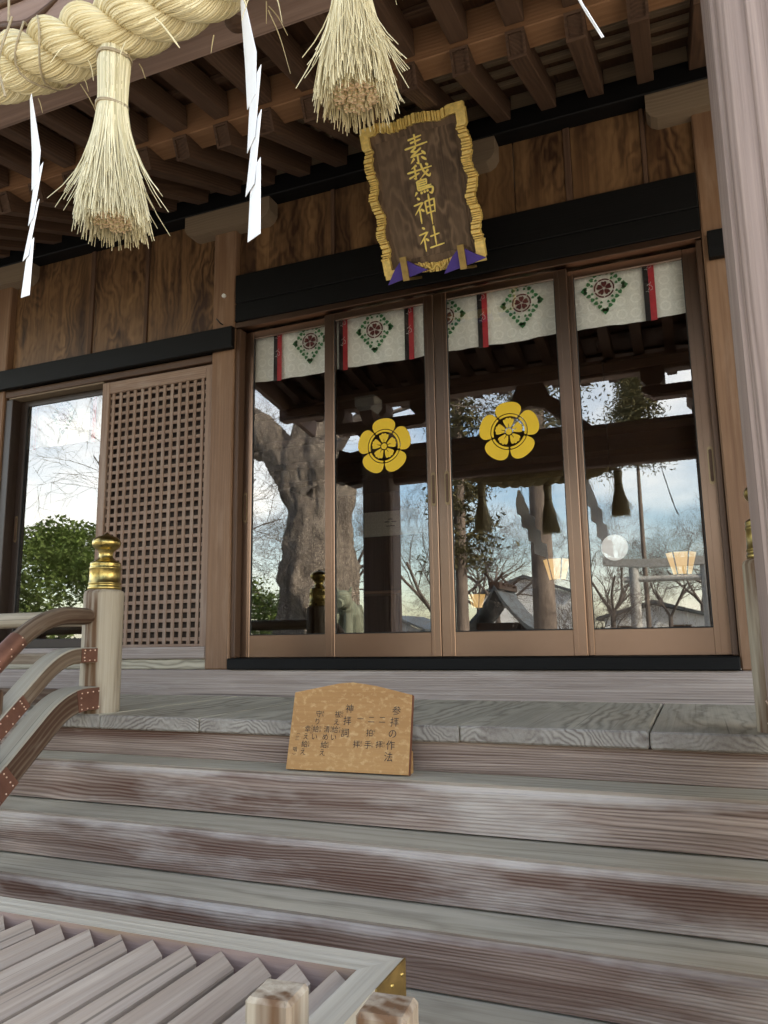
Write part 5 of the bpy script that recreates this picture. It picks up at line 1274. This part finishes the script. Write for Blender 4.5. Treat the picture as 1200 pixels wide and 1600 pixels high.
# small shrine with crossed finials
t = thing('small_shrine', (-5.75, -16.0, GZ), 'small wooden shrine with a steep dark gable roof and crossed finials', 'shrine')
B('wall', M['interior'], t, -6.45, -5.05, -17.2, -15.3, GZ, 0.45, axis='z')
m = MB(); prof = []
L_ = [(-1.75, 0.02), (-1.3, 0.16), (-0.9, 0.42), (-0.5, 0.84), (-0.2, 1.25), (0, 1.62)]
up_ = [(a - 5.75, b) for a, b in L_] + [(-a - 5.75, b) for a, b in L_[-2::-1]]
lo_ = [(a, b - 0.14) for a, b in up_][::-1]
m.prism(up_ + lo_, lambda u, v, d: Vector((u, d, v)), -17.5, -14.9); m.build('roof', M['tile'], t)
m = MB()
for y in (-15.0, -17.3):
    for s_ in (-1, 1): m.tube([(-5.75 - s_ * 0.15, y, 1.5), (-5.75 + s_ * 0.3, y, 2.0)], 0.04, 6)
m.box(-5.92, -5.58, -17.4, -14.95, 1.5, 1.72, axis='y')
for k in range(4): m.tube([(-6.0, -15.4 - k * 0.5, 1.66), (-5.5, -15.4 - k * 0.5, 1.66)], 0.05, 8)
m.build('ridge_finial', M['interior'], t)
# houses beyond
def house(x, y, wd, dp, eave, ridge, label, wall=M['white']):
    t = thing('house', (x, y, GZ), label, 'house', 'houses beyond the shrine grounds')
    B('wall', wall, t, x - wd / 2, x + wd / 2, y - dp / 2, y + dp / 2, GZ, eave, axis='x')
    m = MB(); m.prism([(-wd / 2 - 0.4, eave - 0.1), (0, ridge), (wd / 2 + 0.4, eave - 0.1), (wd / 2 + 0.4, eave + 0.06), (0, ridge + 0.18), (-wd / 2 - 0.4, eave + 0.06)], lambda u, v, d: Vector((x + u, d, v)), y - dp / 2 - 0.3, y + dp / 2 + 0.3); m.build('roof', M['tile'], t)
    m = MB(); m.prism([(-wd / 2, eave), (wd / 2, eave), (0, ridge - 0.1)], lambda u, v, d: Vector((x + u, d, v)), y + dp / 2 - 0.01, y + dp / 2 + 0.02); m.build('gable', wall, t)
    for k in (-1, 1):
        w_ = B('window', M['bronze'], t, x + k * wd * 0.25 - 0.5, x + k * wd * 0.25 + 0.5, y + dp / 2 + 0.025, y + dp / 2 + 0.06, -0.6, 0.5, axis='x')
        B('pane', M['bronzedark'], w_, x + k * wd * 0.25 - 0.44, x + k * wd * 0.25 + 0.44, y + dp / 2 + 0.061, y + dp / 2 + 0.066, -0.54, 0.44, axis='x')
house(-2.0, -36, 5.0, 5, 0.9, 1.62, 'low white gabled house beyond the torii')
house(-19.8, -45, 4.0, 6, 0.6, 1.5, 'small grey house seen left of the small shrine', M['stone'])
house(-9.6, -41, 5.5, 6, 2.6, 3.6, 'two-storey pale house behind the small shrine roof')
# mossy guardian lion on a pedestal
t = thing('guardian_lion', (-5.75, -4.2, GZ), 'mossy stone guardian lion seated on a pedestal', 'statue')
B('pedestal', M['stone'], t, -6.15, -5.35, -4.65, -3.75, GZ, 0.0, axis='x', ch=0.03)
m = gnarly([(-5.75, -4.5, 0.0), (-5.75, -4.42, 0.25), (-5.75, -4.2, 0.5), (-5.75, -4.05, 0.62)], [0.28, 0.27, 0.22, 0.14], 4, 0.08, 24)
m.lathe([(0.01, -0.17), (0.12, -0.12), (0.17, 0.0), (0.15, 0.10), (0.08, 0.17), (0.01, 0.19)], -5.75, -4.0, 0.68, 20); m.tube([(-5.75, -4.0, 0.66), (-5.75, -3.80, 0.62)], [0.11, 0.08], 12)
for s_ in (-1, 1):
    m.tube([(-5.75 + s_ * 0.14, -3.95, 0.45), (-5.75 + s_ * 0.14, -3.90, 0.0)], [0.09, 0.08], 10); m.tube([(-5.75 + s_ * 0.10, -4.05, 0.80), (-5.75 + s_ * 0.15, -4.05, 0.92)], [0.05, 0.01], 8)
m.tube(smooth_path([(-5.75, -4.65, 0.1), (-5.75, -4.8, 0.35), (-5.75, -4.68, 0.6)], 5), 0.07, 10)
m.build('body', M['mossy'], t)
